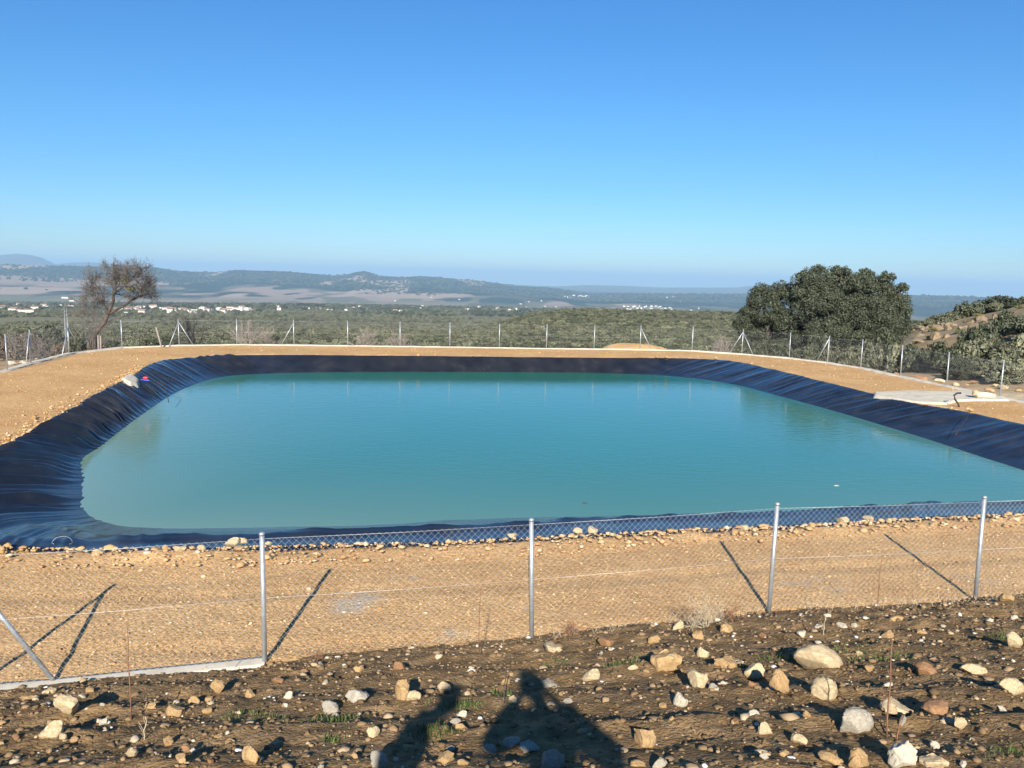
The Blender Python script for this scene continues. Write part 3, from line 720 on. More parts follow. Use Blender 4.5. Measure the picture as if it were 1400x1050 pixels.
def put_stone(pos, w, h, dp, mat, label, group=None, seed=0, name='stone', sink=0.22, tilt=0.15):
    R_ = random.Random(seed * 7 + 1)
    o = link(name, stone_of(seed % 9, mat))
    o.scale = (w / 2, dp / 2, h / 2)
    o.location = (float(pos[0]), float(pos[1]), float(pos[2]) + h / 2 - h * sink)
    o.rotation_euler = (R_.uniform(-tilt, tilt), R_.uniform(-tilt, tilt), R_.choice([0, math.pi]) + R_.uniform(-0.5, 0.5))
    return tag(o, label, 'stone', group)
# px x, px y of the foot, width px, height px, material, label (None: one of the alike small ones)
SL_ = 'small tan or pale stone half sunk in the brown ploughed soil'
big = [
 (1125, 912, 66, 32, 'pale_stone', 'largest stone of all, a pale smooth boulder lying on the soil at right'),
 (1173, 1002, 50, 34, 'grey_stone', 'big pale grey rounded stone at lower right below the largest boulder'),
 (1243, 1052, 44, 42, 'white_stone', 'whitish stone cut by the bottom edge at lower right'),
 (1177, 1048, 32, 32, 'tan_stone', 'pointed upright tan stone at the bottom right beside the whitish one'),
 (1237, 980, 52, 18, 'pale_stone', 'long flat pale slab of stone in the lower right soil'),
 (1289, 978, 42, 20, 'red_stone', 'flat rusty tan stone right of the long flat pale slab'),
 (1130, 956, 36, 27, 'pale_stone', 'pale stone just below the largest boulder'),
 (1387, 952, 34, 24, 'pale_stone', 'pale stone cut by the right edge of the photo, lower of two'),
 (1387, 886, 24, 22, 'pale_stone', 'pale stone by the right edge of the photo, upper of two'),
 (914, 920, 46, 32, 'tan_stone', 'knobbly tan clump of earth and stone left of the largest boulder'),
 (954, 942, 30, 28, 'pale_stone', 'upright pale stone beside the knobbly tan clump'),
 (991, 914, 40, 22, 'tan_stone', 'low tan stone right of the knobbly tan clump'),
 (1068, 948, 28, 30, 'tan_stone', 'tall irregular tan stone below and left of the largest boulder'),
 (1034, 930, 30, 20, 'pale_stone', 'pale egg shaped stone left of the tall irregular tan stone'),
 (89, 984, 40, 31, 'pale_stone', 'angular pale block, upper of the pair of stones at lower left'),
 (65, 1010, 33, 27, 'pale_stone', 'blocky pale stone, lower of the pair of stones at lower left'),
 (345, 1051, 34, 36, 'tan_stone', 'tall tan stone cut by the bottom edge left of the shadows'),
 (486, 961, 38, 20, 'white_stone', 'whitish oval stone left of the raised arm shadow'),
 (546, 957, 28, 33, 'tan_stone', 'upright tan stone touching the top of the raised arm shadow'),
 (755, 891, 33, 16, 'pale_stone', 'pale flat stone at the foot of the middle fence post'),
 (880, 1022, 38, 32, 'tan_stone', 'broken tan stone right of the photographer shadow'),
 (757, 1054, 40, 30, 'grey_stone', 'grey stone inside the photographer shadow at the bottom edge'),
 (239, 977, 30, 17, 'tan_stone', 'flat tan stone standing alone in the left foreground soil'),
 (296, 950, 20, 22, 'tan_stone', 'small upright tan stone under the left fence panel'),
 (809, 930, 27, 17, 'pale_stone', 'pale stone beside the head of the photographer shadow'),
 (1337, 922, 38, 16, 'pale_stone', 'low wedge of pale stone near the right edge'),
 (1268, 922, 33, 21, 'red_stone', 'rusty slanting stone right of the largest boulder'),
]
small = [(64,948,15,11,'pale_stone'),(34,958,21,12,'tan_stone'),(204,971,23,12,'tan_stone'),(264,962,17,13,'tan_stone'),(343,954,19,12,'tan_stone'),(380,934,19,11,'red_stone'),(393,956,15,14,'white_stone'),(448,977,27,19,'grey_stone'),(177,1035,20,16,'pale_stone'),(227,1021,17,15,'tan_stone'),(246,1042,22,14,'tan_stone'),(296,1009,16,11,'tan_stone'),(314,1014,14,10,'tan_stone'),(439,910,12,8,'grey_stone'),(489,919,15,11,'tan_stone'),
(546,916,21,17,'red_stone'),(566,957,22,18,'pale_stone'),(606,948,21,18,'pale_stone'),(750,940,26,18,'grey_stone'),(828,883,23,15,'red_stone'),(896,880,19,15,'tan_stone'),(928,860,19,15,'pale_stone'),(934,966,24,22,'white_stone'),(509,1009,19,20,'pale_stone'),(630,999,19,10,'tan_stone'),(514,1052,28,24,'grey_stone'),(700,1026,30,15,'grey_stone'),(725,1028,30,12,'grey_stone'),(670,1030,22,13,'grey_stone'),(611,1044,28,18,'tan_stone'),(873,1048,25,12,'tan_stone'),
(964,898,20,16,'pale_stone'),(1314,998,18,20,'pale_stone'),(1048,1003,23,26,'pale_stone'),(1095,1021,23,17,'pale_stone'),(1230,850,22,7,'tan_stone'),(1121,858,13,8,'white_stone'),(1153,858,16,8,'white_stone'),(1168,858,10,8,'white_stone'),(995,865,23,14,'tan_stone'),(953,874,19,15,'tan_stone'),(1098,872,14,9,'white_stone'),(1216,872,20,12,'tan_stone'),(1380,822,18,14,'tan_stone'),(1136,1050,38,14,'tan_stone'),(1282,1052,40,20,'pale_stone'),(1032,975,18,12,'white_stone'),(1075,902,13,14,'tan_stone'),
(976,944,14,12,'grey_stone'),(1030,938,14,14,'red_stone'),(1262,867,14,8,'tan_stone'),(1355,850,11,9,'white_stone'),(1388,848,12,9,'white_stone'),(1345,862,10,5,'white_stone'),(1240,878,12,7,'tan_stone'),(1330,1012,9,10,'white_stone'),(1075,1034,18,12,'tan_stone'),(1235,992,14,16,'grey_stone'),(905,968,14,10,'tan_stone'),(120,948,14,9,'tan_stone'),(140,966,12,10,'grey_stone'),(100,1038,14,9,'red_stone'),(420,1005,13,9,'red_stone'),(700,962,16,16,'pale_stone'),(777,962,14,10,'grey_stone'),(685,983,12,9,'tan_stone'),(918,985,10,9,'tan_stone'),(1005,990,12,9,'red_stone'),(1190,920,14,9,'tan_stone')]
k = 0
for (x, y, w, h, m_, lab) in big + [q + (None,) for q in small]:
    p = at_soil(x, y, True); dist = np.dot(p - np.array([0, 0, HC]), CF)
    W_, H_ = w * dist / FPX, h * dist / FPX * 1.12
    dp = W_ * (0.62 + 0.3 * random.Random(k).random())
    q = p + np.array([0, dp * 0.35, 0]); q[2] = float(soil_z(q[0], q[1], False))
    q[2] = min(q[2], p[2] + 0.02)
    st_ = put_stone(q, W_ * 1.04, H_ * 1.12, dp, m_, lab or SL_, None if lab else 'small stones in the ploughed soil', k, sink=0.16)
    if k in (0, 1, 6, 13):      # the smooth rounded boulders
        rm_ = stone_mesh(40 + k, 4, 3, 0.07); rm_.materials.append(M[m_]); st_.data = rm_; st_.rotation_euler = (0.05, 0.04, 0.1); st_.scale.z *= 1.12
    k += 1
# further stones of the same small kind
R_ = random.Random(11)
for q in range(48):
    x = R_.uniform(-20, 1420); y = R_.uniform(0, 1)
    ye = np.interp(x, [a for a, b in edge_px], [b for a, b in edge_px])
    y = ye + 10 + (1050 - ye - 8) * y
    p = at_soil(x, y); w = R_.uniform(0.05, 0.11)
    put_stone(p, w, w * R_.uniform(.5, .8), w * R_.uniform(.6, .9), R_.choice(['tan_stone', 'tan_stone', 'pale_stone', 'red_stone', 'white_stone', 'grey_stone']), SL_, 'small stones in the ploughed soil', k, sink=0.2, tilt=0.5)
    k += 1
# tan rocks along the edge of the liner
near_idx = [q for q in range(NS) if RC[q, 1] < 18.5 and -14 < RC[q, 0] < 13.5]
left_idx = [q for q in range(NS) if RC[q, 0] < -9.5 and 18 < RC[q, 1] < 38]
right_idx = [q for q in range(NS) if RC[q, 0] > 11 and 20 < RC[q, 1] < 31]
far_idx = [q for q in range(NS) if RC[q, 1] > 43]
def rim_rocks(idx, n, lo, hi, label, group, spread=0.5, mats=('tan_stone', 'tan_stone', 'tan_stone', 'pale_stone')):
    global k
    for _ in range(n):
        i = R_.choice(idx); off = -R_.uniform(0.02, 1) ** 2 * spread - 0.06
        p = RC[i] + Nrm[i] * off
        w = R_.uniform(lo, hi) if R_.random() < 0.7 else R_.uniform(lo, lo * 1.4)
        put_stone((p[0], p[1], 0.03), w, w * R_.uniform(.55, .85), w * R_.uniform(.7, 1), R_.choice(mats), label, group, k, 'stone', 0.25, 0.5)
        k += 1
rim_rocks(near_idx, 44, 0.10, 0.22, 'tan rock heaped on the near edge of the black liner', 'rocks on the near liner edge', 0.5, ('tan_stone',) * 6 + ('pale_stone',))
rim_rocks(left_idx, 14, 0.10, 0.24, 'tan rock lying along the left edge of the black liner', 'rocks on the left liner edge', 0.35)
rim_rocks(right_idx, 12, 0.14, 0.34, 'stone lying on the right edge of the black liner below the spillway', 'stones on the right liner edge', 0.5)
rim_rocks(far_idx, 8, 0.15, 0.36, 'pale stone lying on the far edge of the black liner', 'stones on the far liner edge', 0.25, ('pale_stone', 'tan_stone'))
for (x, y, w) in ((318, 747, .30), (330, 745, .2), (735 * .5, 748, .15), (250, 757, .30), (1187, 714, .22), (1150, 716, .3), (790, 730, .2), (812, 730, .25), (700, 738, .2)):
    p = at_z(x, y); put_stone((p[0], p[1], 0.03), w, w * .6, w * .8, 'pale_stone', 'pale stone among the tan rocks on the near liner edge', 'pale stones on the near liner edge', k); k += 1
# dry stony strip outside the right fence and the left fence
for _ in range(20):
    x = R_.uniform(1130, 1400); y = np.interp(x, [1130, 1231, 1294, 1367, 1420], [494, 512, 525, 540, 552]) - R_.uniform(1, 13)
    p = at_z(x, y, -0.4); w = R_.uniform(0.2, 0.7) if R_.random() < .3 else R_.uniform(.15, .35)
    put_stone((p[0], p[1], tz(p[0], p[1])), w, w * .6, w * .8, R_.choice(['tan_stone', 'pale_stone', 'pale_stone', 'red_stone']), 'stone on the dry strip just outside the right fence', 'stones outside the right fence', k); k += 1
for _ in range(14):
    x = R_.uniform(-10, 130); y = np.interp(x, [-10, 42, 94, 130], [504, 493, 480, 474]) - R_.uniform(0, 18)
    p = at_z(x, y, -0.5); w = R_.uniform(0.15, 0.55)
    put_stone((p[0], p[1], tz(p[0], p[1])), w, w * .6, w * .8, R_.choice(['tan_stone', 'pale_stone', 'white_stone']), 'stone on the weedy ground outside the left fence', 'stones outside the left fence', k); k += 1

# ------------------------------------------------------------------ gravel, clods, pebbles, grass (nobody could count them)
def pebbles(name, P, S, mat, label, seed, sub=1):
    rg = np.random.default_rng(seed)
    bm = bmesh.new(); bmesh.ops.create_icosphere(bm, subdivisions=sub, radius=1.0)
    v0 = np.array([v.co[:] for v in bm.verts]); f0 = np.array([[v.index for v in f.verts] for f in bm.faces]); bm.free()
    n = len(P); a = rg.uniform(0, 6.28, n)
    J = v0[None] * (1 + 0.75 * (rg.random((n, len(v0), 1)) - 0.5)) * np.stack([rg.uniform(.7, 1.2, n), rg.uniform(.7, 1.2, n), rg.uniform(.3, .7, n)], 1)[:, None, :] * S[:, None, None]
    ca, sa = np.cos(a)[:, None], np.sin(a)[:, None]
    J = np.stack([J[..., 0] * ca - J[..., 1] * sa, J[..., 0] * sa + J[..., 1] * ca, J[..., 2]], -1) + P[:, None, :]
    F = (f0[None] + (np.arange(n) * len(v0))[:, None, None]).reshape(-1, 3)
    o = link(name, new_mesh(name, J.reshape(-1, 3), F, False), M[mat]); return tag(o, label, kind='stuff')
def islandmat(name, stops, rough=0.95):
    m, n, l, p = nmat(name); g = n.new('ShaderNodeNewGeometry'); r = ramp(n, stops)
    l.new(g.outputs['Random Per Island'], r.inputs[0]); l.new(r.outputs[0], p.inputs['Base Color']); p.inputs['Roughness'].default_value = rough; p.inputs['Specular IOR Level'].default_value = 0.15
    return m
M['gravel'] = islandmat('gravel', [(0, (0.34, 0.195, 0.085)), (0.45, (0.44, 0.275, 0.125)), (0.85, (0.52, 0.36, 0.19)), (1, (0.60, 0.48, 0.32))])
M['clod'] = islandmat('soil_clods', [(0, (0.12, 0.08, 0.042)), (0.8, (0.22, 0.148, 0.08)), (1, (0.28, 0.195, 0.11))])
M['pebble'] = islandmat('pebbles', [(0, (0.18, 0.115, 0.06)), (0.45, (0.30, 0.20, 0.11)), (0.75, (0.42, 0.32, 0.20)), (0.92, (0.50, 0.44, 0.34)), (1, (0.62, 0.60, 0.55))])
rg = np.random.default_rng(5)
gx_ = rg.uniform(-10, 14, 34000); gy_ = rg.uniform(8, 17, 34000)
ok = (sdist(gx_, gy_, RIM_LO) > 0.05) & (gy_ > edge_y(gx_) - 0.2)
gx_, gy_ = gx_[ok], gy_[ok]
sz = rg.gamma(1.6, 0.0042, len(gx_)) + 0.004
gz_ = 0.05 * fbm(gx_ * 0.35, gy_ * 0.35, 3, 3) + 0.022 * fbm(gx_ * 2.6, gy_ * 2.6, 3, 4)
pebbles('gravel', np.stack([gx_, gy_, gz_ + sz * 0.2], 1), sz, 'gravel', 'tan gravel strewn over the near platform', 6)
cx_ = rg.uniform(-6, 10.5, 15000); cy_ = edge_y(cx_) - rg.uniform(-0.1, 7.2, 15000)
sz = rg.gamma(1.5, 0.0062, len(cx_)) + 0.005
pebbles('soil_clods', np.stack([cx_, cy_, soil_z(cx_, cy_) + sz * 0.15], 1), sz, 'clod', 'crumbs and clods of brown ploughed soil', 7)
cx_ = rg.uniform(-6, 10.5, 3400); cy_ = edge_y(cx_) - rg.uniform(0.05, 7.0, 3400)
sz = rg.gamma(1.3, 0.0062, len(cx_)) + 0.005
pebbles('soil_pebbles', np.stack([cx_, cy_, soil_z(cx_, cy_) + sz * 0.2], 1), sz, 'pebble', 'pale pebbles and chips scattered in the ploughed soil', 8)
gx_ = rg.uniform(-26, 24, 26000); gy_ = rg.uniform(15, 53, 26000)
ok = (sdist(gx_, gy_, RIM_LO) > 0.08) & (sdist(gx_, gy_, FENCE) < -0.1); gx_, gy_ = gx_[ok], gy_[ok]
sz = rg.gamma(1.2, 0.009, len(gx_)) + 0.008
pebbles('far_gravel', np.stack([gx_, gy_, 0.05 * fbm(gx_ * 0.35, gy_ * 0.35, 3, 3) + sz * 0.2], 1), sz, 'gravel', 'tan gravel strewn over the left, far and right platform', 16)
cx_ = rg.uniform(-6, 10.5, 460); cy_ = edge_y(cx_) - rg.uniform(0.05, 6.6, 460)
sz = rg.uniform(0.018, 0.042, 460)
pebbles('soil_stones', np.stack([cx_, cy_, soil_z(cx_, cy_) + sz * 0.15], 1), sz, 'pebble', 'loose fist sized and smaller stones mixed through the ploughed soil', 18, 2)
rx_ = RC[near_idx][rg.integers(0, len(near_idx), 2600)]; off = rg.uniform(0.05, 1, (2600, 1)) ** 2 * 0.9
ri = rg.integers(0, len(near_idx), 2600); rp = RC[near_idx][ri] - Nrm[near_idx][ri] * off
sz = rg.gamma(1.6, 0.011, 2600) + 0.008
pebbles('rim_rubble', np.c_[rp, np.full(2600, 0.03) + sz * 0.3 + 0.05 * np.exp(-((off[:, 0] - .28) / .3) ** 2)], sz, 'gravel', 'tan rubble along the near edge of the pond', 9)
li = rg.integers(0, len(left_idx), 900); off = rg.uniform(0.05, 1, (900, 1)) ** 1.6 * 0.8
sz = rg.gamma(1.5, 0.012, 900) + 0.008
pebbles('left_rubble', np.c_[RC[left_idx][li] - Nrm[left_idx][li] * off, 0.05 + sz * 0.3], sz, 'gravel', 'tan rubble along the left edge of the pond', 10)

def blades(name, spots, mat, label, n, h, seed, wid=0.006, zf=None, lean=0.6):
    rg = np.random.default_rng(seed); V = []; F = []
    for (x, y, r) in spots:
        for _ in range(n):
            px_, py_ = x + rg.normal() * r, y + rg.normal() * r * 0.6
            z = float(zf(px_, py_)); hh = h * rg.uniform(.5, 1.2); a = rg.uniform(0, 6.28); dx, dy = rg.normal(0, lean, 2) * hh * .7
            ux, uy = math.cos(a) * wid, math.sin(a) * wid; b = len(V)
            V += [(px_ - ux, py_ - uy, z - .01), (px_ + ux, py_ + uy, z - .01), (px_ + ux * .7 + dx * .4, py_ + uy * .7 + dy * .4, z + hh * .6), (px_ - ux * .7 + dx * .4, py_ - uy * .7 + dy * .4, z + hh * .6), (px_ + dx, py_ + dy, z + hh)]
            F += [(b, b + 1, b + 2, b + 3), (b + 3, b + 2, b + 4)]
    return tag(link(name, new_mesh(name, np.array(V), F), M[mat]), label, kind='stuff')
gs = []
for (x, y, r) in ((355, 988, .14), (330, 984, .1), (445, 990, .12), (470, 988, .08), (625, 972, .10), (640, 968, .07), (600, 1002, .08), (690, 955, .05), (755, 912, .12), (850, 912, .10), (870, 908, .10), (1010, 915, .10), (1165, 893, .2), (1190, 905, .16), (1215, 900, .14), (1060, 905, .12), (1090, 905, .12), (1362, 872, .14), (1380, 878, .1), (1385, 1035, .12), (455, 1015, .05), (585, 1010, .08)):
    p = at_soil(x, y, False); gs.append((p[0], p[1], r))
blades('grass', gs, 'grass', 'sparse green grass sprouting in the ploughed soil', 60, 0.05, 3, 0.004, lambda a, b: soil_z(a, b))
ws = []
for x in np.linspace(640, 1380, 60):
    p = at_soil(x + R_.uniform(-6, 6), np.interp(x, [a for a, b in edge_px], [b for a, b in edge_px]) + R_.uniform(-2, 10), False)
    if R_.random() < 0.5 or abs(x - 960) < 60: ws.append((p[0], p[1], 0.12))
blades('dry_grass', ws, 'straw', 'thin dry weeds along the foot of the near fence', 14, 0.14, 4, 0.0022, lambda a, b: soil_z(a, b), 0.9)

# ------------------------------------------------------------------ leaf clouds, shrubs and trees
def leaf_mesh(name, blobs, n, size, seed, flat=0.0, core=True, sub=14, subr=0.42):
    """leaf-sized faces in clumps spread over and through the given ellipsoids"""
    rg = np.random.default_rng(seed); B = []
    for (x, y, z, rx, ry, rz) in blobs:
        m = max(4, int(sub * (rx * ry * rz) ** (1 / 3) / 0.5) if sub < 0 else sub)
        for q in range(m):
            d = rg.normal(size=3); d /= np.linalg.norm(d)
            if d[2] < -0.5: d[2] *= -0.4
            rr = rg.uniform(0.55, 0.86)
            k_ = subr * rg.uniform(.65, 1.25)
            B.append((x + d[0] * rx * rr, y + d[1] * ry * rr, z + d[2] * rz * rr, rx * k_, ry * k_, rz * k_))
    B = np.array(B); wgt = (B[:, 3] * B[:, 5]); wgt = wgt / wgt.sum()
    bi = rg.choice(len(B), n, p=wgt); b = B[bi]
    d = rg.normal(size=(n, 3)); d /= np.linalg.norm(d, axis=1)[:, None]
    r = 1 - np.abs(rg.normal(0, 0.20, n)); r = np.clip(r + (rg.random(n) < 0.06) * rg.uniform(0, .35, n), 0.1, 1.4)
    P = b[:, :3] + d * b[:, 3:] * r[:, None]
    nn = d + rg.normal(0, 0.55, (n, 3)); nn /= np.linalg.norm(nn, axis=1)[:, None]
    a = rg.normal(size=(n, 3)); u = np.cross(nn, a); u /= np.linalg.norm(u, axis=1)[:, None]; w = np.cross(nn, u)
    s1 = size * rg.uniform(.6, 1.35, n)[:, None]; s2 = s1 * 0.5
    bend = nn * s1 * 0.18
    V = np.stack([P - u * s1 - bend, P + w * s2, P + u * s1 - bend, P - w * s2], 1).reshape(-1, 3)
    F = np.arange(n * 4).reshape(-1, 4)
    return new_mesh(name, V, F, False)
def shrub_mesh(seed, kind='round', n=4200, size=0.055, mat='shrub'):
    rg = np.random.default_rng(seed); bl = []
    for q in range(rg.integers(4, 7)):
        a = rg.uniform(0, 6.28); r = rg.uniform(0, .55); h = rg.uniform(.5, 1.0)
        bl.append((r * math.cos(a), r * math.sin(a), h * .52, rg.uniform(.38, .6), rg.uniform(.38, .6), h * .5))
    me = leaf_mesh('foliage', bl, n, size, seed, sub=15, subr=0.34); me.materials.append(M[mat]); return me
SH = [shrub_mesh(400 + q) for q in range(5)]
SHO = [shrub_mesh(420 + q, mat='olive') for q in range(3)]
SHB = [shrub_mesh(440 + q, mat='brown_leaf', n=1500) for q in range(2)]
SHY = [shrub_mesh(450 + q, mat='yellow_leaf', n=1300) for q in range(2)]
def shrub(me, x, y, w, h, label, group=None, name='shrub', rz=None, cat='shrub', z=None, d=None):
    o = link(name, me)
    zz = tz(x, y) if z is None else z
    o.location = (x, y, zz - 0.12 * h); o.scale = (w / 1.9, (d or w) / 1.9, h * 1.0)
    o.rotation_euler = (0, 0, R_.uniform(0, 6.28) if rz is None else rz)
    return tag(o, label, cat, group)
def px_shrub(me, cx, top, wpx, Y, label, group=None, name='shrub', asp=None, **kw):
    """stands on the terrain at forward distance Y; crown top reaches the given pixel"""
    p = at_Y(cx, top, Y); g = tz(p[0], p[1]); w = wpx * Y / FPX * 1.3
    h = max(0.5, p[2] - g)
    return shrub(me, p[0], p[1], w, h, label, group, name, **kw)

def grow(mb_thick, mb_thin, p, d, L, r, lvl, rg, maxl, spread=0.55, up=0.12, thin_r=0.012, kids=(2, 4)):
    n = 4; pts = [p]; rad = [r]; q = p.copy(); dd = d.copy()
    for s_ in range(n):
        dd = dd + rg.normal(0, 0.16, 3) + np.array([0, 0, up * 0.3]); dd /= np.linalg.norm(dd)
        q = q + dd * L / n; pts.append(q); rad.append(r * (1 - 0.42 * (s_ + 1) / n))
    tgt = mb_thick if lvl < 3 else mb_thin
    tgt.tube(pts, rad, 6 if lvl < 2 else (5 if lvl < 3 else 3), cap=False)
    if lvl >= maxl: return
    for c in range(rg.integers(kids[0], kids[1] + 1)):
        i_ = rg.integers(1, n + 1) if c else n
        nd = dd + rg.normal(0, spread, 3) + np.array([0, 0, up]); nd /= np.linalg.norm(nd)
        grow(mb_thick, mb_thin, pts[i_], nd, L * rg.uniform(.62, .85), max(rad[i_] * 0.68, thin_r * (0.6 if lvl > 3 else 1)), lvl + 1, rg, maxl, spread, up, thin_r, kids)

# big holm oak behind the right fence, and the lower oak at its left
def oak(cx, base_px_y, Y, lobes, n, size, label, seed, mat='oak', stem=3):
    g = at_Y(cx, base_px_y, Y); g[2] = tz(g[0], g[1]); t = thing('oak_tree', label, 'tree', g)
    sc = Y / FPX; rg = np.random.default_rng(seed); bl = []
    for (px_, py_, rx, ry, dy) in lobes:
        c = at_Y(px_, py_, Y + dy) - g
        bl.append((c[0], c[1], c[2], rx * sc, (rx + ry) * .5 * sc, ry * sc))
    link('crown', leaf_mesh('crown', bl + [(b[0], b[1], b[2], b[3] * .8, b[4] * .8, b[5] * .8) for b in bl], n, size, seed, sub=30, subr=0.27), M[mat], t)
    mb = MB()
    for q, b in enumerate(bl):
        c = np.array(b[:3]); st = np.array([0.25 * (q % 3 - 1), 0.1, -0.2]) if True else 0
        m1 = st + (c - st) * 0.4 + np.array([0, 0, 0.3]); mb.tube([st, m1, c, c + np.array([0, 0, b[5] * .5])], [0.22, 0.15, 0.08, 0.03], 7)
    mb.build('trunk', M['bark'], t)
    return t
oak(1160, 490, 68, [(1112, 395, 34, 30, 0), (1150, 388, 34, 25, 1.5), (1195, 398, 34, 26, 0), (1222, 412, 20, 22, .5), (1130, 425, 44, 32, -1), (1180, 432, 48, 34, -1), (1215, 440, 24, 26, 0), (1150, 460, 55, 26, .5), (1092, 415, 18, 26, .5), (1205, 465, 34, 26, 0), (1110, 468, 34, 24, 0), (1160, 476, 50, 20, -1), (1225, 450, 22, 24, .5), (1100, 445, 26, 26, 0), (1155, 434, 60, 38, 1.0), (1155, 408, 46, 24, 1.0), (1098, 378, 12, 10, 0), (1119, 371, 14, 9, .5), (1150, 371, 15, 9, 0), (1184, 376, 14, 10, .5), (1213, 380, 14, 10, 0), (1233, 396, 10, 11, 0), (1206, 392, 16, 14, 1), (1234, 428, 14, 20, 0), (1172, 392, 26, 22, -.5), (1132, 456, 34, 24, -2.5), (1190, 462, 34, 22, -2.5)], 185000, 0.078, 'biggest evergreen oak, broad dark rounded crown behind the right fence', 601)
oak(1045, 484, 70, [(1045, 412, 28, 24, 0), (1068, 405, 22, 22, 0), (1025, 430, 18, 20, 0), (1055, 440, 38, 24, -.6), (1080, 450, 26, 24, 0), (1030, 458, 26, 22, 0), (1060, 470, 40, 18, 0), (1015, 445, 14, 18, 0)], 56000, 0.078, 'lower evergreen oak joined to the left side of the biggest oak', 602)
# scrub right behind the right fence
OL = 'grey green shrub crowding the foot of the oaks behind the right fence'
for (cx, top, w, Y, kind) in [(1010, 452, 40, 57, 0), (1040, 458, 40, 55.5, 1), (1075, 460, 44, 54, 0), (1105, 457, 40, 53, 1), (1135, 456, 44, 52, 2), (1165, 458, 44, 50.5, 0), (1195, 455, 44, 50, 1), (1225, 452, 46, 49.5, 2), (1250, 462, 44, 48, 0), (1120, 446, 46, 56, 3), (1215, 442, 40, 55, 3), (990, 458, 36, 60, 2)]:
    px_shrub((SH + SHO)[(kind * 3 + int(cx)) % 8], cx, top, w, Y + 4.5, OL, 'shrubs at the foot of the oaks')
GL = 'evergreen bush on the slope outside the right fence, right of the oaks'
for (cx, top, w, Y, q) in [(1262, 468, 40, 49, 0), (1285, 458, 40, 47, 1), (1300, 470, 42, 45.5, 2), (1322, 452, 46, 48, 5), (1345, 448, 52, 47, 6), (1375, 452, 50, 45.5, 5), (1398, 440, 52, 47, 7), (1335, 478, 56, 43.2, 6), (1365, 470, 60, 42.5, 5), (1392, 480, 56, 40, 7), (1425, 460, 60, 43, 6), (1330, 436, 34, 55, 3), (1352, 428, 44, 57, 0), (1380, 418, 44, 60, 2), (1410, 420, 50, 56, 4), (1440, 430, 60, 52, 3), (1315, 488, 46, 42.5, 1), (1380, 500, 50, 39.5, 5)]:
    px_shrub((SH + SHO)[q], cx, top, w * 1.15, Y + 3.0, GL, 'bushes on the right slope')
RLb = 'bush on the skyline of the rocky hill at right'
for (cx, top, w, Y, q) in [(1318, 406, 34, 96, 0), (1336, 411, 24, 98, 1), (1352, 404, 30, 100, 2), (1374, 401, 34, 98, 3), (1394, 400, 30, 96, 4), (1300, 421, 26, 95, 5), (1285, 428, 24, 96, 6), (1266, 434, 22, 96, 7), (1420, 396, 36, 96, 1), (1450, 392, 40, 96, 2), (1250, 440, 22, 96, 5), (1240, 442, 26, 92, 1), (1362, 412, 24, 92, 6), (1385, 412, 22, 90, 0)]:
    px_shrub((SH + SHO)[q], cx, top - 2, w * 1.2, Y, RLb, 'bushes on the rocky hill skyline')
YLb = 'low yellowish bush among the rocks of the right hill'
for (cx, top, w, Y, q) in [(1278, 449, 20, 82, 0), (1296, 452, 16, 78, 1), (1310, 455, 18, 72, 0), (1340, 434, 18, 88, 1), (1270, 458, 14, 74, 1), (1325, 446, 16, 80, 0), (1394, 428, 18, 80, 1)]:
    px_shrub(SHY[q], cx, top, w, Y, YLb, 'yellowish bushes on the right hill')
# rock outcrops on that hill
RM = [stone_mesh(900 + q, 4, 9, 0.14) for q in range(4)]
for q in RM: q.materials.append(M['rock'])
for q in range(46):
    f = q / 45; x = 1232 + 150 * R_.random() ** 0.9 if q < 30 else R_.uniform(1225, 1400)
    y = np.interp(x, [1225, 1264, 1310, 1360, 1400], [452, 446, 443, 436, 428]) + R_.uniform(-3, 9) if q < 30 else np.interp(x, [1225, 1400], [462, 440]) + R_.uniform(-8, 14)
    v = ray(x, y); D_ = np.linspace(44, 100, 400); pz = HC + v[2] / v[1] * D_; zz = terrain_z(v[0] / v[1] * D_, D_); hit = np.nonzero(pz < zz)[0]
    Yh = D_[hit[0]] if len(hit) else 92.0
    p = at_Y(x, y, Yh); w = R_.uniform(0.5, 1.7)
    o = link('rock', RM[q % 4]); o.location = (p[0], p[1], tz(p[0], p[1]) + 0.1); o.scale = (w / 2, w / 2.4, w * R_.uniform(.2, .42)); o.rotation_euler = (R_.uniform(-.2, .2), R_.uniform(-.2, .2), R_.uniform(0, 6))
    tag(o, 'weathered rock of the outcrop on the hill right of the oaks', 'rock', 'rocks of the right hill outcrop')
# left side: dark and brown bushes beyond the left fence
LLb = 'dark bush beyond the far left corner of the fence'
for (cx, top, w, Y, q) in [(15, 440, 56, 62, 0), (45, 444, 50, 60, 1), (70, 436, 40, 64, 2), (110, 446, 36, 62, 3), (95, 440, 34, 66, 0), (205, 456, 34, 60, 1), (230, 455, 40, 62, 2), (-25, 440, 50, 58, 4), (150, 455, 30, 60, 4), (400, 462, 30, 62, 1), (268, 458, 30, 64, 0)]:
    px_shrub(SH[q], cx, top, w, Y, LLb, 'dark bushes beyond the left fence')
for (cx, top, w, Y, q) in [(30, 446, 50, 54, 0), (58, 452, 40, 52, 1), (5, 450, 44, 50, 1), (84, 462, 30, 52, 0), (125, 463, 30, 52, 1), (22, 487, 14, 38, 0)]:
    px_shrub(SHB[q], cx, top, w, Y, 'brown leafed winter bush beyond the left fence', 'brown bushes beyond the left fence')

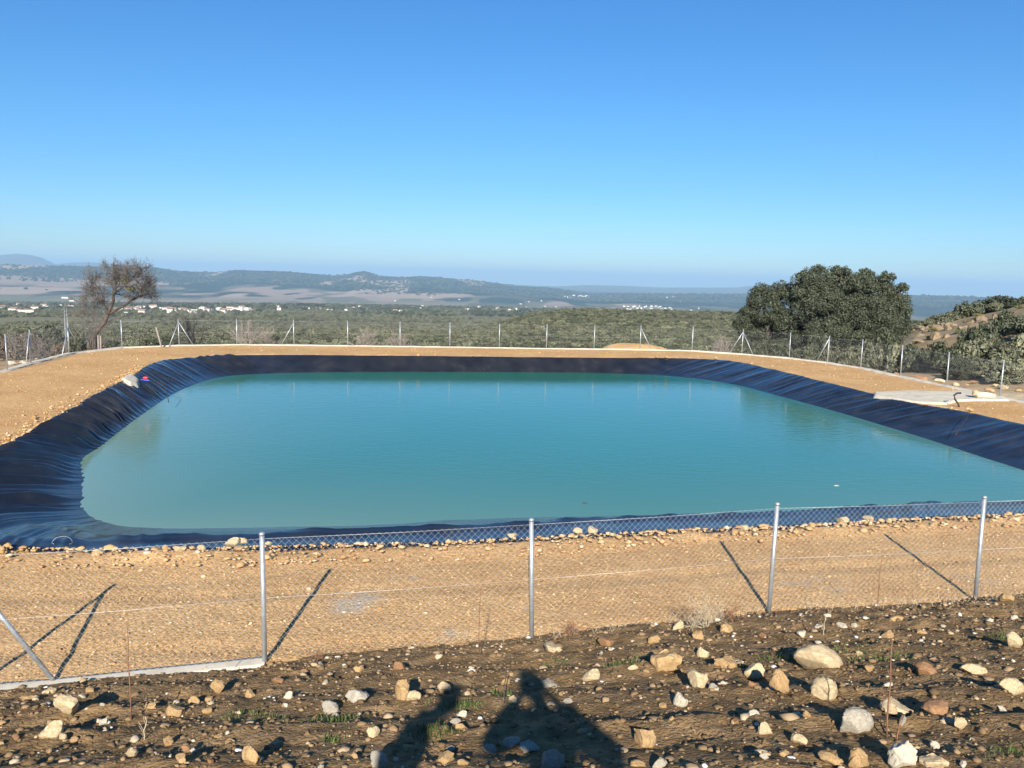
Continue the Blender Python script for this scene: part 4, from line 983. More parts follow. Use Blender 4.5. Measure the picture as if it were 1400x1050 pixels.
# leafless tree at the far left corner
def bare_tree(base, limbs, label, seed, mat_t='bark', mat_c='twig', twig_n=2, L0=1.1):
    t = thing('leafless_tree', label, 'tree', base); th = MB(); tw = MB(); rg = np.random.default_rng(seed)
    for (pts, rad, ends) in limbs:
        pts = [np.asarray(p) - np.asarray(base) for p in pts]
        th.tube(pts, rad, 8)
        for e in ends:
            p = pts[e]; d = pts[e] - pts[max(e - 1, 0)]; d = d / (np.linalg.norm(d) + 1e-9)
            for _ in range(twig_n):
                nd = d + rg.normal(0, .55, 3) + np.array([0, 0, .25]); nd /= np.linalg.norm(nd)
                grow(th, tw, p, nd, L0 * rg.uniform(.7, 1.1), rad[e] * .6, 1, rg, 5, 0.6, 0.10, 0.009, (3, 4))
    th.build('trunk', M[mat_t], t); tw.build('crown', M[mat_c], t, False)
    return t
Yt = 49.0
TB = at_Y(131, 474, Yt); TB[2] = tz(TB[0], TB[1]) - 0.1
def tp(x, y, dy=0): return at_Y(x, y, Yt + dy)
bt = bare_tree(TB, [
    ([TB, tp(129, 462), tp(134, 450), tp(143, 440), tp(147, 430)], [.17, .15, .14, .13, .12], []),
    ([tp(147, 430), tp(150, 422), tp(155, 412), tp(155, 402), tp(159, 394), tp(160, 386)], [.12, .10, .085, .07, .06, .045], [3, 4, 5, 5]),
    ([tp(147, 430), tp(158, 424, .2), tp(170, 418, .3), tp(180, 410, .3), tp(191, 406, .2), tp(194, 398)], [.11, .09, .075, .06, .05, .035], [3, 4, 5, 5]),
    ([tp(150, 425), tp(142, 417, -.2), tp(133, 408, -.3), tp(126, 398, -.3)], [.07, .055, .045, .03], [1, 2, 3]),
    ([tp(155, 402), tp(166, 394, -.3), tp(176, 386, -.5), tp(186, 380)], [.05, .045, .035, .025], [1, 2, 3]),
    ([tp(143, 438), tp(130, 428, .4), tp(118, 420, .6)], [.05, .04, .025], [1, 2]),
], 'leaning leafless tree with a dark crooked trunk at the far left corner', 700, twig_n=3, L0=0.66)
for (x, y, r) in ((170, 383, 6.0), (178, 395, 7.0)):
    c = at_Y(x, y, Yt - .2) - TB; rr = r * Yt / FPX
    mo = link('mistletoe', leaf_mesh('mistletoe', [(*c, rr, rr, rr)], 500, 0.05, int(x), sub=6), M['mistletoe'], bt)
    mo['label'] = 'yellow green ball of mistletoe in the bare branches'
def bare_bush(cx, top, base_y, w, Y, label, seed, mat='twig', n=7, group=None):
    b = at_Y(cx, base_y, Y); b[2] = tz(b[0], b[1]); g = at_Y(cx, top, Y); hh = max(1.0, g[2] - b[2])
    t = thing('leafless_bush', label, 'bush', b, 0, group); th = MB(); tw = MB(); rg = np.random.default_rng(seed)
    for q in range(n):
        a = rg.uniform(0, 6.28); d = np.array([math.cos(a) * .45 * w * Y / FPX / hh, math.sin(a) * .45, 1.0]); d /= np.linalg.norm(d)
        grow(th, tw, np.array([0, 0, -.1]), d, hh * .45, .035, 1, rg, 4, .42, .12, .009, (3, 4))
    th.build('stems', M[mat], t); tw.build('twigs', M[mat], t, False)
for q, (cx, top, by, w, Y, mt, lab) in enumerate([
    (268, 428, 472, 40, 56, 'twig', 'reddish brown leafless bush just right of the leftmost tripod post of the far fence'),
    (118, 410, 470, 50, 55, 'twig', 'leafless bush with a broad twiggy top left behind the leaning tree'),
    (340, 440, 472, 46, 58, 'twig_pale', 'pale grey leafless bush by the second plain post of the far fence'),
    (365, 446, 472, 40, 60, 'twig_pale', 'pale grey leafless bush left of the single braced post'),
    (500, 448, 473, 40, 62, 'twig_pale', 'pale leafless bush at the centre left behind the far fence'),
    (20, 452, 480, 44, 50, 'twig', 'brown leafless bush at the far left edge'),
    (55, 455, 480, 40, 49, 'twig', 'brown leafless bush left of the lattice mast'),
    (545, 452, 474, 36, 64, 'twig_pale', 'pale leafless bush behind the post at the centre left'),
    (985, 462, 480, 24, 60, 'twig_pale', 'small pale leafless bush left of the lower oak')]):
    bare_bush(cx, top, by, w, Y, lab, 720 + q, mt)

# ------------------------------------------------------------------ small built things at the far corners
def lattice():
    b = at_Y(92.5, 486, 46.0); b[2] = tz(b[0], b[1]) - 0.1; topz = at_Y(93, 421, 46.0)[2] - b[2]
    t = thing('lattice_mast', 'thin grey lattice mast like a ladder at the left corner of the fence', 'mast', b)
    for x in (-.075, .075):
        mb = MB(); mb.tube([(x, 0, 0), (x * .9, 0, topz)], .011, 6); mb.build('rail', M['galv'], t)
    n = 9
    for q in range(n):
        z = topz * (q + .6) / n; mb = MB(); mb.tube([(-.072, 0, z), (.072, 0, z + (.12 if q % 2 else -.12))], .007, 5); mb.build('rung', M['galv'], t)
lattice()
for (x, y0, y1, dx, lab) in ((134, 476, 458, 0, 'short pale wooden stake left of the pair beside the leaning trunk'), (137, 475.5, 459, .5, 'short pale wooden stake right of the pair beside the leaning trunk'), (225, 472, 447, -12, 'slanting pale plank left of the tripod post of the far fence')):
    a = at_Y(x, y0, 47.6); b = at_Y(x + dx, y1, 47.6); a[2] = tz(a[0], a[1]) - .05
    mb = MB(); mb.tube([a, (a + b) / 2 + np.array([.01, 0, .02]), b], [.05, .05, .045], 6); o = mb.build('stake', M['twig_pale'], None); tag(o, lab, 'stake')
# sandy mound beyond the far fence
def mound():
    c = at_Y(850, 474, 66.0); w, dpt, hh = 4.0, 4.5, 0.95
    g0 = tz(c[0], c[1])
    u = np.linspace(-1.15, 1.15, 70); X, Y = np.meshgrid(u, u); r = np.hypot(X, Y)
    top = at_Y(855, 464.5, 66.0)[2] - g0
    Z = 1.12 * top * sstep(1.1, 0.1, r + 0.5 * fbm(X * 2, Y * 2, 3, 77) - 0.30 * X) - 0.45 + 0.1 * fbm(X * 6, Y * 6, 3, 78)
    V = np.stack([c[0] + X * w * 1.15, c[1] + Y * dpt, g0 + Z], -1)
    tag(link('earth_mound', new_mesh('earth_mound', V, grid_faces(70, 70), True), M['earth']), 'bare sandy mound just outside the far fence, left of the oaks', 'mound')
mound()
# outlet pipe, block and hose by the spillway, rope on the liner
pb = at_z(1308, 556); mb = MB()
c = [pb + np.array(q) for q in ((.10, -.1, -.15), (.02, -.05, .12), (-.10, 0, .30), (-.10, .08, .44), (.02, .1, .52), (.17, .1, .53))]
mb.tube(c, .036, 8); tag(mb.build('bent_pipe', M['hose']), 'bent black pipe end standing up beside the spillway', 'pipe')
pb = at_z(1334, 546); put_stone((pb[0], pb[1], .10), .42, .34, .36, 'pale_stone', 'whitish block standing on the concrete by the spillway pipe', None, 3, 'stone', .05)
pb = at_z(1343, 546.5); mb = MB(); mb.tube([pb + np.array([-.28, -.05, .19]), pb + np.array([.1, 0, .2]), pb + np.array([.5, .03, .15])], .13, 12); tag(mb.build('outlet_pipe', M['concrete']), 'short grey pipe lying on the concrete near the right fence', 'pipe')
a = at_z(1324, 567, .08); b = at_z(1306, 597, -.42); mb = MB(); mb.tube([a, a * .7 + b * .3 + np.array([0.05, -.02, .10]), a * .35 + b * .65 + np.array([.02, -.02, .10]), b + np.array([0, 0, .05])], .014, 6); tag(mb.build('rope', M['hose']), 'thin dark rope hanging down the right liner bank', 'rope')
# float on the left rim
fb = at_z(199, 521, .12); t = thing('float', 'small red and blue float lying on the liner beside the white slab', 'float', fb)
fr, _, _, pr_ = nmat('red_plastic'); pr_.inputs['Base Color'].default_value = (.55, .05, .06, 1); fbm_, _, _, pb_ = nmat('blue_plastic'); pb_.inputs['Base Color'].default_value = (.05, .09, .45, 1)
mb = MB(); mb.tube([(-.11, 0, .13), (-.07, 0, .13), (0, 0, .13), (.07, 0, .13), (.11, 0, .13)], [.02, .045, .055, .045, .02], 10); mb.build('ball', fr, t)
mb = MB(); mb.tube([(-.17, -.03, .06), (0, -.05, .05), (.20, -.08, .03)], .03, 8); mb.build('tube', fbm_, t)
p0 = fb + np.array([.18, -.08, .04]); mb = MB(); mb.tube([p0, p0 + np.array([.6, -.2, -.05]), p0 + np.array([1.0, -.75, -.30]), p0 + np.array([1.4, -1.5, -.62])], .018, 7); tag(mb.build('hose', M['hose']), 'black hose running from the float down into the water', 'hose')
p = at_z(240, 757, .04)
hs = MB(); pc = at_z(85, 745, .02)
hs.tube([pc + np.array([.17 * math.cos(q), .06 * math.sin(q), .03 + .10 * max(0, math.sin(q))]) for q in np.linspace(-.6, 4.0, 14)], .0035, 5); tag(hs.build('wire_loop', M['galv']), 'loop of loose wire on the near left liner edge', 'wire')
# flotsam
for (x, y, lab, mt) in ((1144, 664, 'tiny white scrap floating on the water at right', 'white_stone'), (800, 688, 'tiny dark scrap floating near the middle of the near water', 'bark')):
    p = at_z(x, y, ZW); o = link('scrap', stone_of(3, mt)); o.scale = (.09, .05, .018); o.location = tuple(p); tag(o, lab, 'scrap')

# dry stems standing in the soil
def stem(px_, y0, y1, lab, mt='rust', lean=0):
    a = at_soil(px_, y0); d = np.dot(a - np.array([0, 0, HC]), CF); h = (y0 - y1) * d / FPX * 1.02
    mb = MB(); rg = random.Random(px_)
    pts = [a + np.array([lean * h * q / 5 + rg.uniform(-.008, .008), rg.uniform(-.01, .01), h * q / 5 - (0.04 if q == 0 else 0)]) for q in range(6)]
    mb.tube(pts, [.006, .0055, .005, .0045, .004, .003], 5)
    for q in (1, 2, 3): mb.tube([pts[q], pts[q] + np.array([rg.uniform(-.06, .06), .01, .07])], [.003, .0015], 4)
    tag(mb.build('dry_plant', M[mt]), lab, 'dry plant')
stem(180, 985, 845, 'thin reddish dry stem at left, before the first fence panel')
stem(655, 893, 800, 'thin reddish dry stem left of the middle fence post')
stem(1213, 1010, 872, 'tall reddish dry stem at lower right', lean=-.04)
stem(1199, 835, 757, 'thin dry stem in front of the right fence panel')
stem(1126, 868, 842, 'short straw coloured stem above the largest boulder', 'straw')
stem(690, 962, 900, 'dark dry stem left of the photographer shadow', 'bark')
stem(196, 1012, 978, 'stubby straw coloured stick at lower left', 'straw', .15)
stem(1226, 1012, 975, 'short reddish stem beside the tall one at lower right', 'rust', .1)
def dry_weed(px_, y, w, lab, seed, mt='straw', n=9):
    a = at_soil(px_, y, False); d = np.dot(a - np.array([0, 0, HC]), CF); ww = w * d / FPX
    t = thing('dry_weed', lab, 'weed', a); th = MB(); tw = MB(); rg = np.random.default_rng(seed)
    for q in range(n):
        an = rg.uniform(0, 6.28); dd = np.array([math.cos(an) * .9, math.sin(an) * .5, .75]); dd /= np.linalg.norm(dd)
        grow(th, tw, np.array([0, 0, -.02]), dd, ww * .34, .006, 1, rg, 4, .6, .05, .0022, (2, 4))
    th.build('stems', M[mt], t); tw.build('twigs', M[mt], t, False)
dry_weed(965, 860, 66, 'tangled dry tumbleweed against the near fence', 801, 'straw', 12)
dry_weed(1003, 852, 40, 'faint reddish dry weed right of the tumbleweed', 802, 'rust', 5)
dry_weed(780, 872, 34, 'small dry weed beside the middle fence post', 803, 'rust', 5)
dry_weed(430, 903, 24, 'small dark dry weed right of the left fence post', 804, 'rust', 3)

# ------------------------------------------------------------------ far scrub and olive groves: one mass, scattered
def scatter(name, P, S, proto, label):
    me = new_mesh(name, P, np.zeros((0, 3), int)); a = me.attributes.new('size', 'FLOAT', 'POINT'); a.data.foreach_set('value', S.astype(np.float32))
    o = link(name, me); ng = bpy.data.node_groups.new(name, 'GeometryNodeTree')
    ng.interface.new_socket('Geometry', in_out='INPUT', socket_type='NodeSocketGeometry'); ng.interface.new_socket('Geometry', in_out='OUTPUT', socket_type='NodeSocketGeometry')
    N = ng.nodes; L = ng.links
    gi = N.new('NodeGroupInput'); go = N.new('NodeGroupOutput'); ip = N.new('GeometryNodeInstanceOnPoints'); oi = N.new('GeometryNodeObjectInfo'); oi.inputs['Object'].default_value = proto; oi.transform_space = 'ORIGINAL'
    try: oi.inputs['As Instance'].default_value = True
    except Exception: pass
    na_ = N.new('GeometryNodeInputNamedAttribute'); na_.data_type = 'FLOAT'; na_.inputs['Name'].default_value = 'size'
    rv = N.new('FunctionNodeRandomValue'); rv.data_type = 'FLOAT_VECTOR'; rv.inputs[0].default_value = (0, 0, 0); rv.inputs[1].default_value = (0, 0, 6.28)
    L.new(gi.outputs[0], ip.inputs['Points']); L.new(oi.outputs['Geometry'], ip.inputs['Instance']); L.new(na_.outputs[0], ip.inputs['Scale']); L.new(rv.outputs[0], ip.inputs['Rotation']); L.new(ip.outputs[0], go.inputs[0])
    md = o.modifiers.new('scatter', 'NODES'); md.node_group = ng
    return tag(o, label, kind='stuff')
def lowshrub(seed, mat, n=620, size=0.11):
    rg = np.random.default_rng(seed); bl = [(rg.uniform(-.3, .3), rg.uniform(-.3, .3), .45, .55, .55, .42) for _ in range(3)]
    me = leaf_mesh('foliage', bl, n, size, seed, sub=5, subr=.5); me.materials.append(M[mat]); return me
protos = []
for q, (mt, cx, top) in enumerate((('shrub', 560, 463), ('olive', 590, 466), ('olive', 640, 467), ('shrub', 700, 468))):
    me = lowshrub(500 + q, mt); Yp = 84.0; p = at_Y(cx, top, Yp)
    o = link('shrub', me); o.location = (p[0], p[1], tz(p[0], p[1]) - .1); o.scale = (1.3, 1.3, 1.3)
    tag(o, 'low evergreen shrub just past the far fence at the centre', 'shrub', 'low shrubs past the far fence'); protos.append(o)
rg = np.random.default_rng(99)
def place(n, d0, d1, dens, smin, smax, seed, pw=0.0, a0=-37, a1=37):
    rg = np.random.default_rng(seed); u = rg.random(n)
    d = d0 * (d1 / d0) ** u if pw == 0 else np.sqrt(d0 ** 2 + u * (d1 ** 2 - d0 ** 2)); a = np.radians(rg.uniform(a0, a1, n))
    x, y = d * np.sin(a), d * np.cos(a); keep = dens(x, y, d) > rg.random(n); x, y, d = x[keep], y[keep], d[keep]
    S = rg.uniform(smin, smax, len(x)) * np.clip(0.8 + d / 1200, 0.8, 2.2); z = terrain_z(x, y)
    return np.stack([x, y, z - .15 * S], 1), S
def xpof(x, y): return 700 + FPX * x / y
maq = lambda x, y, d: np.clip(sstep(560, 760, xpof(x, y)) * 0.9 + 0.25, 0, 1) * sstep(-.22, .02, fbm(x / 25, y / 25, 3, 300)) * (1 - .93 * sstep(1200, 1250, xpof(x, y)) * sstep(110, 90, d))
for q, (n, d0, d1) in enumerate(((6000, 95, 380), (8000, 100, 480), (8000, 130, 620), (7000, 110, 560))):
    P, S = place(n, d0, d1, maq, .65, 1.55, 310 + q); scatter('scrub', P, S, protos[q], ['dark evergreen scrub covering the slope beyond the far fence', 'grey green scrub covering the hill beyond the far fence', 'olive coloured scrub on the farther slope', 'deep green scrub thickets on the hill beyond the fence'][q])
grove = lambda x, y, d: sstep(.16, .05, fbm(x / 200, y / 120, 3, 320)) * (0.62 - .35 * (sstep(610, 790, xpof(x, y)) * sstep(1300, 1150, xpof(x, y)) * (d < 560)))
# olive groves stand in rows
def rows(d0, d1, step, seed, n):
    rg = np.random.default_rng(seed); d = np.sqrt(d0 ** 2 + rg.random(n) * (d1 ** 2 - d0 ** 2)) if False else d0 * (d1 / d0) ** rg.random(n)
    a = np.radians(rg.uniform(-37, 37, n)); x, y = d * np.sin(a), d * np.cos(a)
    pt = np.floor(x / 160) * 7 + np.floor(y / 210) * 13; th = _hash(pt.astype(np.int64), pt.astype(np.int64) * 3, 4) * 1.5
    c, s_ = np.cos(th), np.sin(th); u, v = x * c + y * s_, -x * s_ + y * c; u = np.round(u / step) * step; v = np.round(v / step) * step
    x, y = u * c - v * s_, u * s_ + v * c; k_ = np.unique(np.round(np.stack([x, y], 1), 1), axis=0); x, y = k_[:, 0], np.maximum(k_[:, 1], 20); d = np.hypot(x, y)
    keep = (grove(x, y, d) > rg.random(len(x))) & (d > d0); x, y, d = x[keep], y[keep], d[keep]
    S = rg.uniform(1.4, 2.3, len(x)) * np.clip(.9 + d / 3000, .9, 1.6); return np.stack([x, y, terrain_z(x, y) - .2], 1), S
P, S = rows(160, 1500, 8.0, 330, 26000); scatter('olive_grove', P, S, protos[1], 'rows of grey green olive trees on the plain')
P, S = rows(700, 3300, 11.0, 331, 24000); S = S * 1.5; scatter('far_olive_grove', P, S, protos[2], 'farther rows of olive trees fading into the valley')
vt = lambda x, y, d: sstep(-.02, .12, fbm(x / 140, y / 60, 3, 340)) * 0.9
P, S = place(7000, 1150, 2300, vt, 2.2, 4.0, 341, 1); scatter('valley_trees', P, S, protos[3], 'dark trees round the villages of the valley')
P, S = place(9000, 3600, 6450, lambda x, y, d: sstep(4600, 5000, d + 2600 * fbm(x / 700, y / 900, 4, 204)), 4, 8, 342, 1); scatter('mountain_wood', P, S, protos[0], 'blue green woods covering the far mountains')

# ------------------------------------------------------------------ white houses of the valley, one by one
def house_meshes(w, d, h, rf):
    mb = MB(); mb.box((0, 0, h / 2 - 1), w, d, h + 2); wall = mb.mesh('wall', False)
    if rf == 'gable':
        o_ = .35; hh = d * .26
        V = [(-w / 2 - o_, -d / 2 - o_, h), (w / 2 + o_, -d / 2 - o_, h), (w / 2 + o_, d / 2 + o_, h), (-w / 2 - o_, d / 2 + o_, h), (-w / 2 - o_, 0, h + hh), (w / 2 + o_, 0, h + hh)]
        roof = new_mesh('roof', np.array(V), [(0, 1, 5, 4), (2, 3, 4, 5), (0, 4, 3), (1, 2, 5), (3, 2, 1, 0)])
    else:
        mb = MB(); mb.box((0, 0, h + .2), w + .4, d + .4, .4); roof = mb.mesh('roof', False)
    wall.materials.append(M['house_white']); roof.materials.append(M['house_roof'] if rf == 'gable' else M['house_white'])
    return wall, roof
HM = [house_meshes(9, 7, 5.5, 'gable'), house_meshes(13, 8, 6, 'gable'), house_meshes(8, 7, 7, 'flat'), house_meshes(16, 8, 4.5, 'flat'), house_meshes(30, 14, 6, 'flat')]
def house(px_, py_, kind, sc, label, group, dmin=900, dmax=6000):
    p = at_terrain(px_, py_, dmin, dmax); t = thing('house', label, 'house', p, R_.uniform(-.5, .5), group); t.scale = (sc * .72, sc * .72, sc * .72)
    link('wall', HM[kind][0], None, t); link('roof', HM[kind][1], None, t)
G1 = ('white house of the long village row on the plain at left', 'houses of the left village row')
for x in np.linspace(163, 345, 46):
    house(x + R_.uniform(-3, 3), 424 + 4 * fbm(np.array([x * .05]), np.array([1.0]), 2, 9)[0] * 2 + R_.uniform(-1.5, 2) + (2 if x > 250 else 0), R_.choice([0, 1, 1, 2, 3]), R_.uniform(.7, 1.15), *G1)
G2 = ('white house among the trees at the far left of the plain', 'houses at the far left')
for (x, y) in ((5, 421), (27, 419), (33, 420), (42, 420), (60, 420), (62, 421), (20, 428), (26, 428), (33, 429), (40, 430), (87, 419), (92, 420), (95, 421), (0, 423), (48, 424)): house(x, y, R_.choice([0, 1, 3]), R_.uniform(.8, 1.2), *G2)
house(90, 408, 4, 1.3, 'long white farm shed below the mountains at far left, upper of two', None); house(99, 412, 4, .9, 'white farm shed below the mountains at far left, lower of two', None)
G3 = ('scattered white house on the middle of the valley', 'scattered valley houses')
for (x, y) in ((196, 446), (170, 451), (380, 421), (382, 424), (422, 423), (435, 424), (451, 425), (473, 426), (483, 422), (492, 421), (540, 427), (548, 427), (565, 421), (575, 423), (577, 421), (590, 407), (610, 428), (540, 412), (680, 423), (692, 427), (655, 421), (640, 424), (720, 421), (735, 422), (745, 419), (760, 420), (705, 424), (712, 416), (723, 413), (740, 412), (725, 406), (697, 425), (815, 407), (835, 405), (850, 410), (870, 412), (930, 413), (945, 425), (955, 422), (628, 410)): house(x, y, R_.choice([0, 1, 2, 3]), R_.uniform(.7, 1.1), *G3)
G4 = ('white house of the small hill town beyond the scrub hill', 'houses of the far town')
for x in np.linspace(850, 918, 30): house(x + R_.uniform(-2, 2), 421.5 + R_.uniform(-2.5, 2.5), R_.choice([0, 1, 2, 3]), R_.uniform(.8, 1.3), *G4)
for x in np.linspace(774, 806, 18): house(x + R_.uniform(-1, 1), 406 + R_.uniform(-1.5, 2.5), R_.choice([1, 2, 3]), R_.uniform(1.2, 2.0), 'white house of the dense village on the slope, centre right', 'houses of the slope village')
for x in np.linspace(890, 925, 9): house(x, 406 + R_.uniform(-1, 1), R_.choice([1, 3]), R_.uniform(1.0, 1.6), 'white house on the ridge left of the oaks', 'houses on the ridge')

# ------------------------------------------------------------------ two people behind the lens, seen only by their shadows
M['skin'] = surf('skin', [(0.3, (0.48, 0.30, 0.22)), (0.7, (0.56, 0.37, 0.28))], 5, 0.6, 0)
M['jacket'] = surf('dark_jacket', [(0.3, (0.03, 0.035, 0.05)), (0.7, (0.05, 0.055, 0.075))], 8, 0.85, 0.2)
M['trousers'] = surf('denim', [(0.3, (0.05, 0.07, 0.12)), (0.7, (0.08, 0.10, 0.16))], 8, 0.9, 0.2)
M['hat'] = surf('wool_hat', [(0.3, (0.06, 0.06, 0.065)), (0.7, (0.10, 0.10, 0.105))], 30, 0.95, 0.4)
M['boot'] = surf('leather_boot', [(0.3, (0.05, 0.035, 0.025)), (0.7, (0.09, 0.06, 0.04))], 10, 0.7, 0.2)
def skin_mesh(name, chains, mat, parent, sub=2):
    """chains: lists of (point, radius); a point already used is shared, so the limbs join in one surface"""
    V = []; E_ = []; Rr = []; key = {}
    def idx(p, r):
        k_ = tuple(np.round(p, 4))
        if k_ not in key: key[k_] = len(V); V.append(tuple(map(float, p))); Rr.append(r)
        return key[k_]
    for ch in chains:
        ids = [idx(np.asarray(p, float), r) for p, r in ch]; E_ += list(zip(ids[:-1], ids[1:]))
    me = bpy.data.meshes.new(name); me.from_pydata(V, E_, []); o = bpy.data.objects.new(name, me); COL.objects.link(o)
    bm = bmesh.new(); bm.from_mesh(me); ly = bm.verts.layers.skin.verify(); bm.verts.ensure_lookup_table()
    for q, r in enumerate(Rr):
        bm.verts[q][ly].radius = tuple(r) if hasattr(r, '__len__') else (r, r); bm.verts[q][ly].use_root = q == 0
    bm.to_mesh(me); bm.free()
    m1 = o.modifiers.new('skin', 'SKIN'); m1.use_smooth_shade = True; m2 = o.modifiers.new('sub', 'SUBSURF'); m2.levels = sub; m2.render_levels = sub
    dg = bpy.context.evaluated_depsgraph_get(); me2 = bpy.data.meshes.new_from_object(o.evaluated_get(dg)); bpy.data.objects.remove(o)
    me2.name = name
    return link(name, me2, mat, parent)
def person(loc, hgt, label, arms, head_off=(0, 0.0), bulk=1.0, rz=0.0):
    """hgt: standing height; arms: for each side shoulder->elbow->wrist->grip offsets in metres from the feet"""
    t = thing('person', label, 'person', loc, rz); u = hgt / 1.75; P = lambda x, y, z: np.array([x, y, z]) * u
    pel, wai, che, nek = P(0, 0, .95), P(0, -.01, 1.12), P(0, -.01, 1.34), P(head_off[0] * .25, .01, 1.49)
    hd = P(head_off[0], .04 + head_off[1], 1.62); top = P(head_off[0] * 1.12, .03 + head_off[1], 1.71)
    hc_ = hd / u
    body = [[(pel, .13 * u), (wai, .125 * u), (che, (.15 * u, .12 * u)), (nek, .058 * u), (P(hc_[0] * .8, hc_[1] - .02, 1.555), .068 * u), (hd, .095 * u), (top, .07 * u)]]
    body.append([(hd, .095 * u), (hd + P(0, .105, -.02), .018 * u)])
    for s_ in (-1, 1): body.append([(hd, .095 * u), (hd + P(s_ * .095, -.01, -.01), .016 * u)])
    jack = [[(P(0, 0, .86), .165 * u), (P(0, -.005, 1.05), .16 * u), (che, (.23 * u * bulk, .17 * u)), (P(0, .02, 1.50), (.15 * u * bulk, .12 * u))]]
    trou = [[(P(0, 0, .97), .14 * u)]]
    for s_ in (-1, 1):
        hip, kne, ank, toe = P(s_ * .095, 0, .88), P(s_ * .11, .03, .49), P(s_ * .12, -.02, .09), P(s_ * .135, .16, .035)
        body.append([(pel, .13 * u), (hip, .09 * u), (kne, .058 * u), (ank, .042 * u), (toe, .035 * u)])
        trou.append([(P(0, 0, .97), .14 * u), (hip, .105 * u), (kne, .075 * u), (ank + P(0, 0, .04), .065 * u)])
        sh = P(s_ * .185, -.01, 1.40); el, wr, gr = [np.asarray(q, float) for q in arms[s_]]
        body.append([(che, (.15 * u, .12 * u)), (sh, .062 * u), (el, .045 * u), (wr, .030 * u), (gr, (.042 * u, .022 * u))])
        jack.append([(che, (.23 * u * bulk, .17 * u)), (sh, .13 * u * bulk), (el, .095 * u), (el * .12 + wr * .88, .07 * u)])
        d_ = gr - wr; d_ = d_ / np.linalg.norm(d_); side = np.cross(d_, np.array([0, 1.0, .2])); side /= np.linalg.norm(side); curl = np.cross(side, d_) * s_
        for q, (off, ln) in enumerate(((-.030, .070), (-.010, .080), (.010, .076), (.030, .058))):
            b0 = gr + side * off * u + d_ * .02 * u; b1 = b0 + d_ * ln * .5 * u + curl * .008; b2 = b1 + d_ * ln * .32 * u + curl * .030 * u
            body.append([(gr, (.042 * u, .022 * u)), (b0, .0095 * u), (b1, .0085 * u), (b2, .007 * u)])
        th0 = wr * .55 + gr * .45 - side * .035 * u * s_; th1 = th0 + (d_ * .045 - side * .03 * s_) * u
        body.append([(gr, (.042 * u, .022 * u)), (th0, .013 * u), (th1, .010 * u)])
        bo = MB(); bo.tube([ank + P(0, -.04, .10), ank + P(0, -.03, -.02), ank + P(0, -.02, -.07)], [.068 * u, .066 * u, .062 * u], 10); bo.tube([ank + P(0, -.09, -.045), ank + P(0, .02, -.04), toe + P(0, .02, .012), toe + P(0, .10, .0)], [.035 * u, .058 * u, .05 * u, .03 * u], 10); bo.build('boot', M['boot'], t)
    skin_mesh('body', body, M['skin'], t)
    skin_mesh('jacket', jack, M['jacket'], t); skin_mesh('trousers', trou, M['trousers'], t)
    skin_mesh('hat', [[(hd + P(0, -.012, .035), .118 * u), (hd + P(0, -.012, .085), .108 * u), (hd + P(0, -.012, .125), .06 * u)]], M['hat'], t)
    fc = MB()
    for s_ in (-1, 1):
        ey = MB(); c_ = hd + P(s_ * .033, .088, .012); ey.tube([c_ - P(.012, 0, 0), c_, c_ + P(.012, 0, 0)], [.003, .009 * u, .003], 8); ey.build('eye', M['hose'], t)
    mo_ = MB(); c_ = hd + P(0, .088, -.062); mo_.tube([c_ - P(.026, .006, 0), c_, c_ + P(.026, -.006, 0)], [.003, .007 * u, .003], 6); mo_.build('mouth', M['red_stone'], t)
    return t
def soilz(x, y): return float(soil_z(x, y, False))
f1 = np.array([0.17, -0.33]); z1 = soilz(*f1); HC1 = HC - z1      # lens height above the feet
h1 = HC1 + 0.13
person((f1[0], f1[1], z1), h1, 'person in dark jacket and wool hat holding up a phone with both hands', {-1: ((-.45, .06, HC1 - .42), (-.20, .22, HC1 - .13), (-.20, .30, HC1 - .02)), 1: ((.43, .05, HC1 - .42), (.06, .22, HC1 - .16), (-.10, .31, HC1 - .02))}, (-0.10, 0.02))
ph = MB(); ph.box((0, -.020, HC - .004), .135, .009, .068); pht = thing('phone', 'dark phone held up in both hands', 'phone', (0, 0, 0))
ph.build('case', M['hose'], pht, False); pg = MB(); pg.box((0, -.0262, HC - .004), .115, .002, .060); pg.build('screen', M['liner'], pht, False)
f2 = np.array([-0.82, -0.45]); z2 = soilz(*f2)
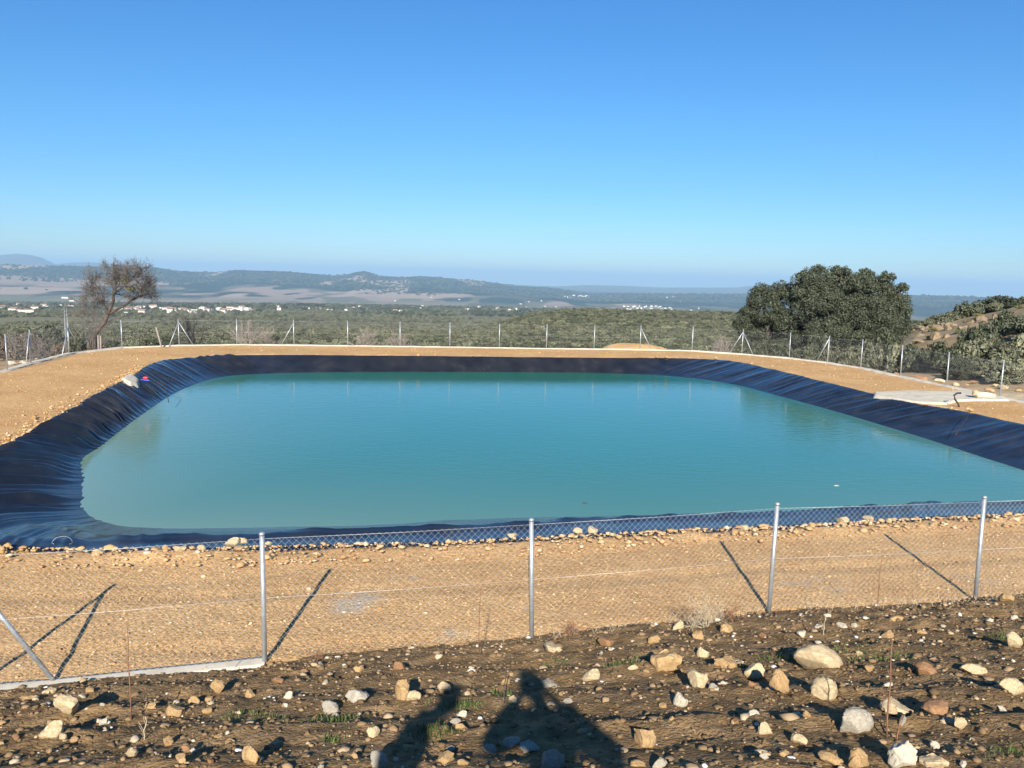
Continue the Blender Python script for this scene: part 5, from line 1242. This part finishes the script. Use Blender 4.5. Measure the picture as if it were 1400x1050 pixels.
person((f2[0], f2[1], z2), 1.80, 'person in dark jacket and wool hat standing beside the photographer with the head tilted', {-1: ((-.27, -.02, 1.10), (-.29, .10, .86), (-.28, .14, .79)), 1: ((.24, -.05, 1.10), (.22, .06, .86), (.20, .10, .79))}, (0.0, 0.10), 0.62, -math.pi / 2)

# ------------------------------------------------------------------ haze over the valley
hb = MB(); hb.box((0, 2000, -22), 56000, 60000, 396); hz = hb.build('haze', None, None, False)
hm = bpy.data.materials.new('haze'); hm.use_nodes = True; hn = hm.node_tree.nodes
hn.remove(hn['Principled BSDF']); pv = hn.new('ShaderNodeVolumePrincipled')
pv.inputs['Color'].default_value = (0.48, 0.755, 1.0, 1); pv.inputs['Density'].default_value = 1.05e-4; pv.inputs['Anisotropy'].default_value = 0.0
hm.node_tree.links.new(pv.outputs[0], hn['Material Output'].inputs['Volume'])
hz.data.materials.append(hm); tag(hz, 'thin blue haze hanging over the valley', kind='stuff')

# ------------------------------------------------------------------ rows one can count get their place in the label
ORD = 'first second third fourth fifth sixth seventh eighth ninth tenth eleventh twelfth thirteenth fourteenth fifteenth sixteenth seventeenth eighteenth nineteenth twentieth'.split()
def number(group, fmt):
    os_ = [o for o in COL.objects if o.get('group') == group]
    os_.sort(key=lambda o: o.location[0] / o.location[1])
    for q, o in enumerate(os_): o['label'] = fmt.format(ORD[q])
number('low shrubs past the far fence', 'low evergreen shrub just past the far fence at the centre, {} from the left')
number('bushes on the right slope', 'evergreen bush on the slope outside the right fence, {} from the oaks')
number('shrubs at the foot of the oaks', 'grey green shrub at the foot of the oaks behind the fence, {} from the left')
number('bushes on the rocky hill skyline', 'bush on the skyline of the rocky right hill, {} from the left')
number('yellowish bushes on the right hill', 'low yellowish bush among the rocks of the right hill, {} from the left')
number('dark bushes beyond the left fence', 'dark bush beyond the left part of the fence, {} from the left')
number('brown bushes beyond the left fence', 'brown leafed winter bush beyond the left fence, {} from the left')
number('stones on the far liner edge', 'pale stone on the far edge of the black liner, {} from the left')
number('houses at the far left', 'white house among the trees at the far left of the plain, {} from the left')
number('houses of the slope village', 'white house of the dense village on the slope, centre right, {} from the left')
number('houses on the ridge', 'white house on the ridge left of the oaks, {} from the left')
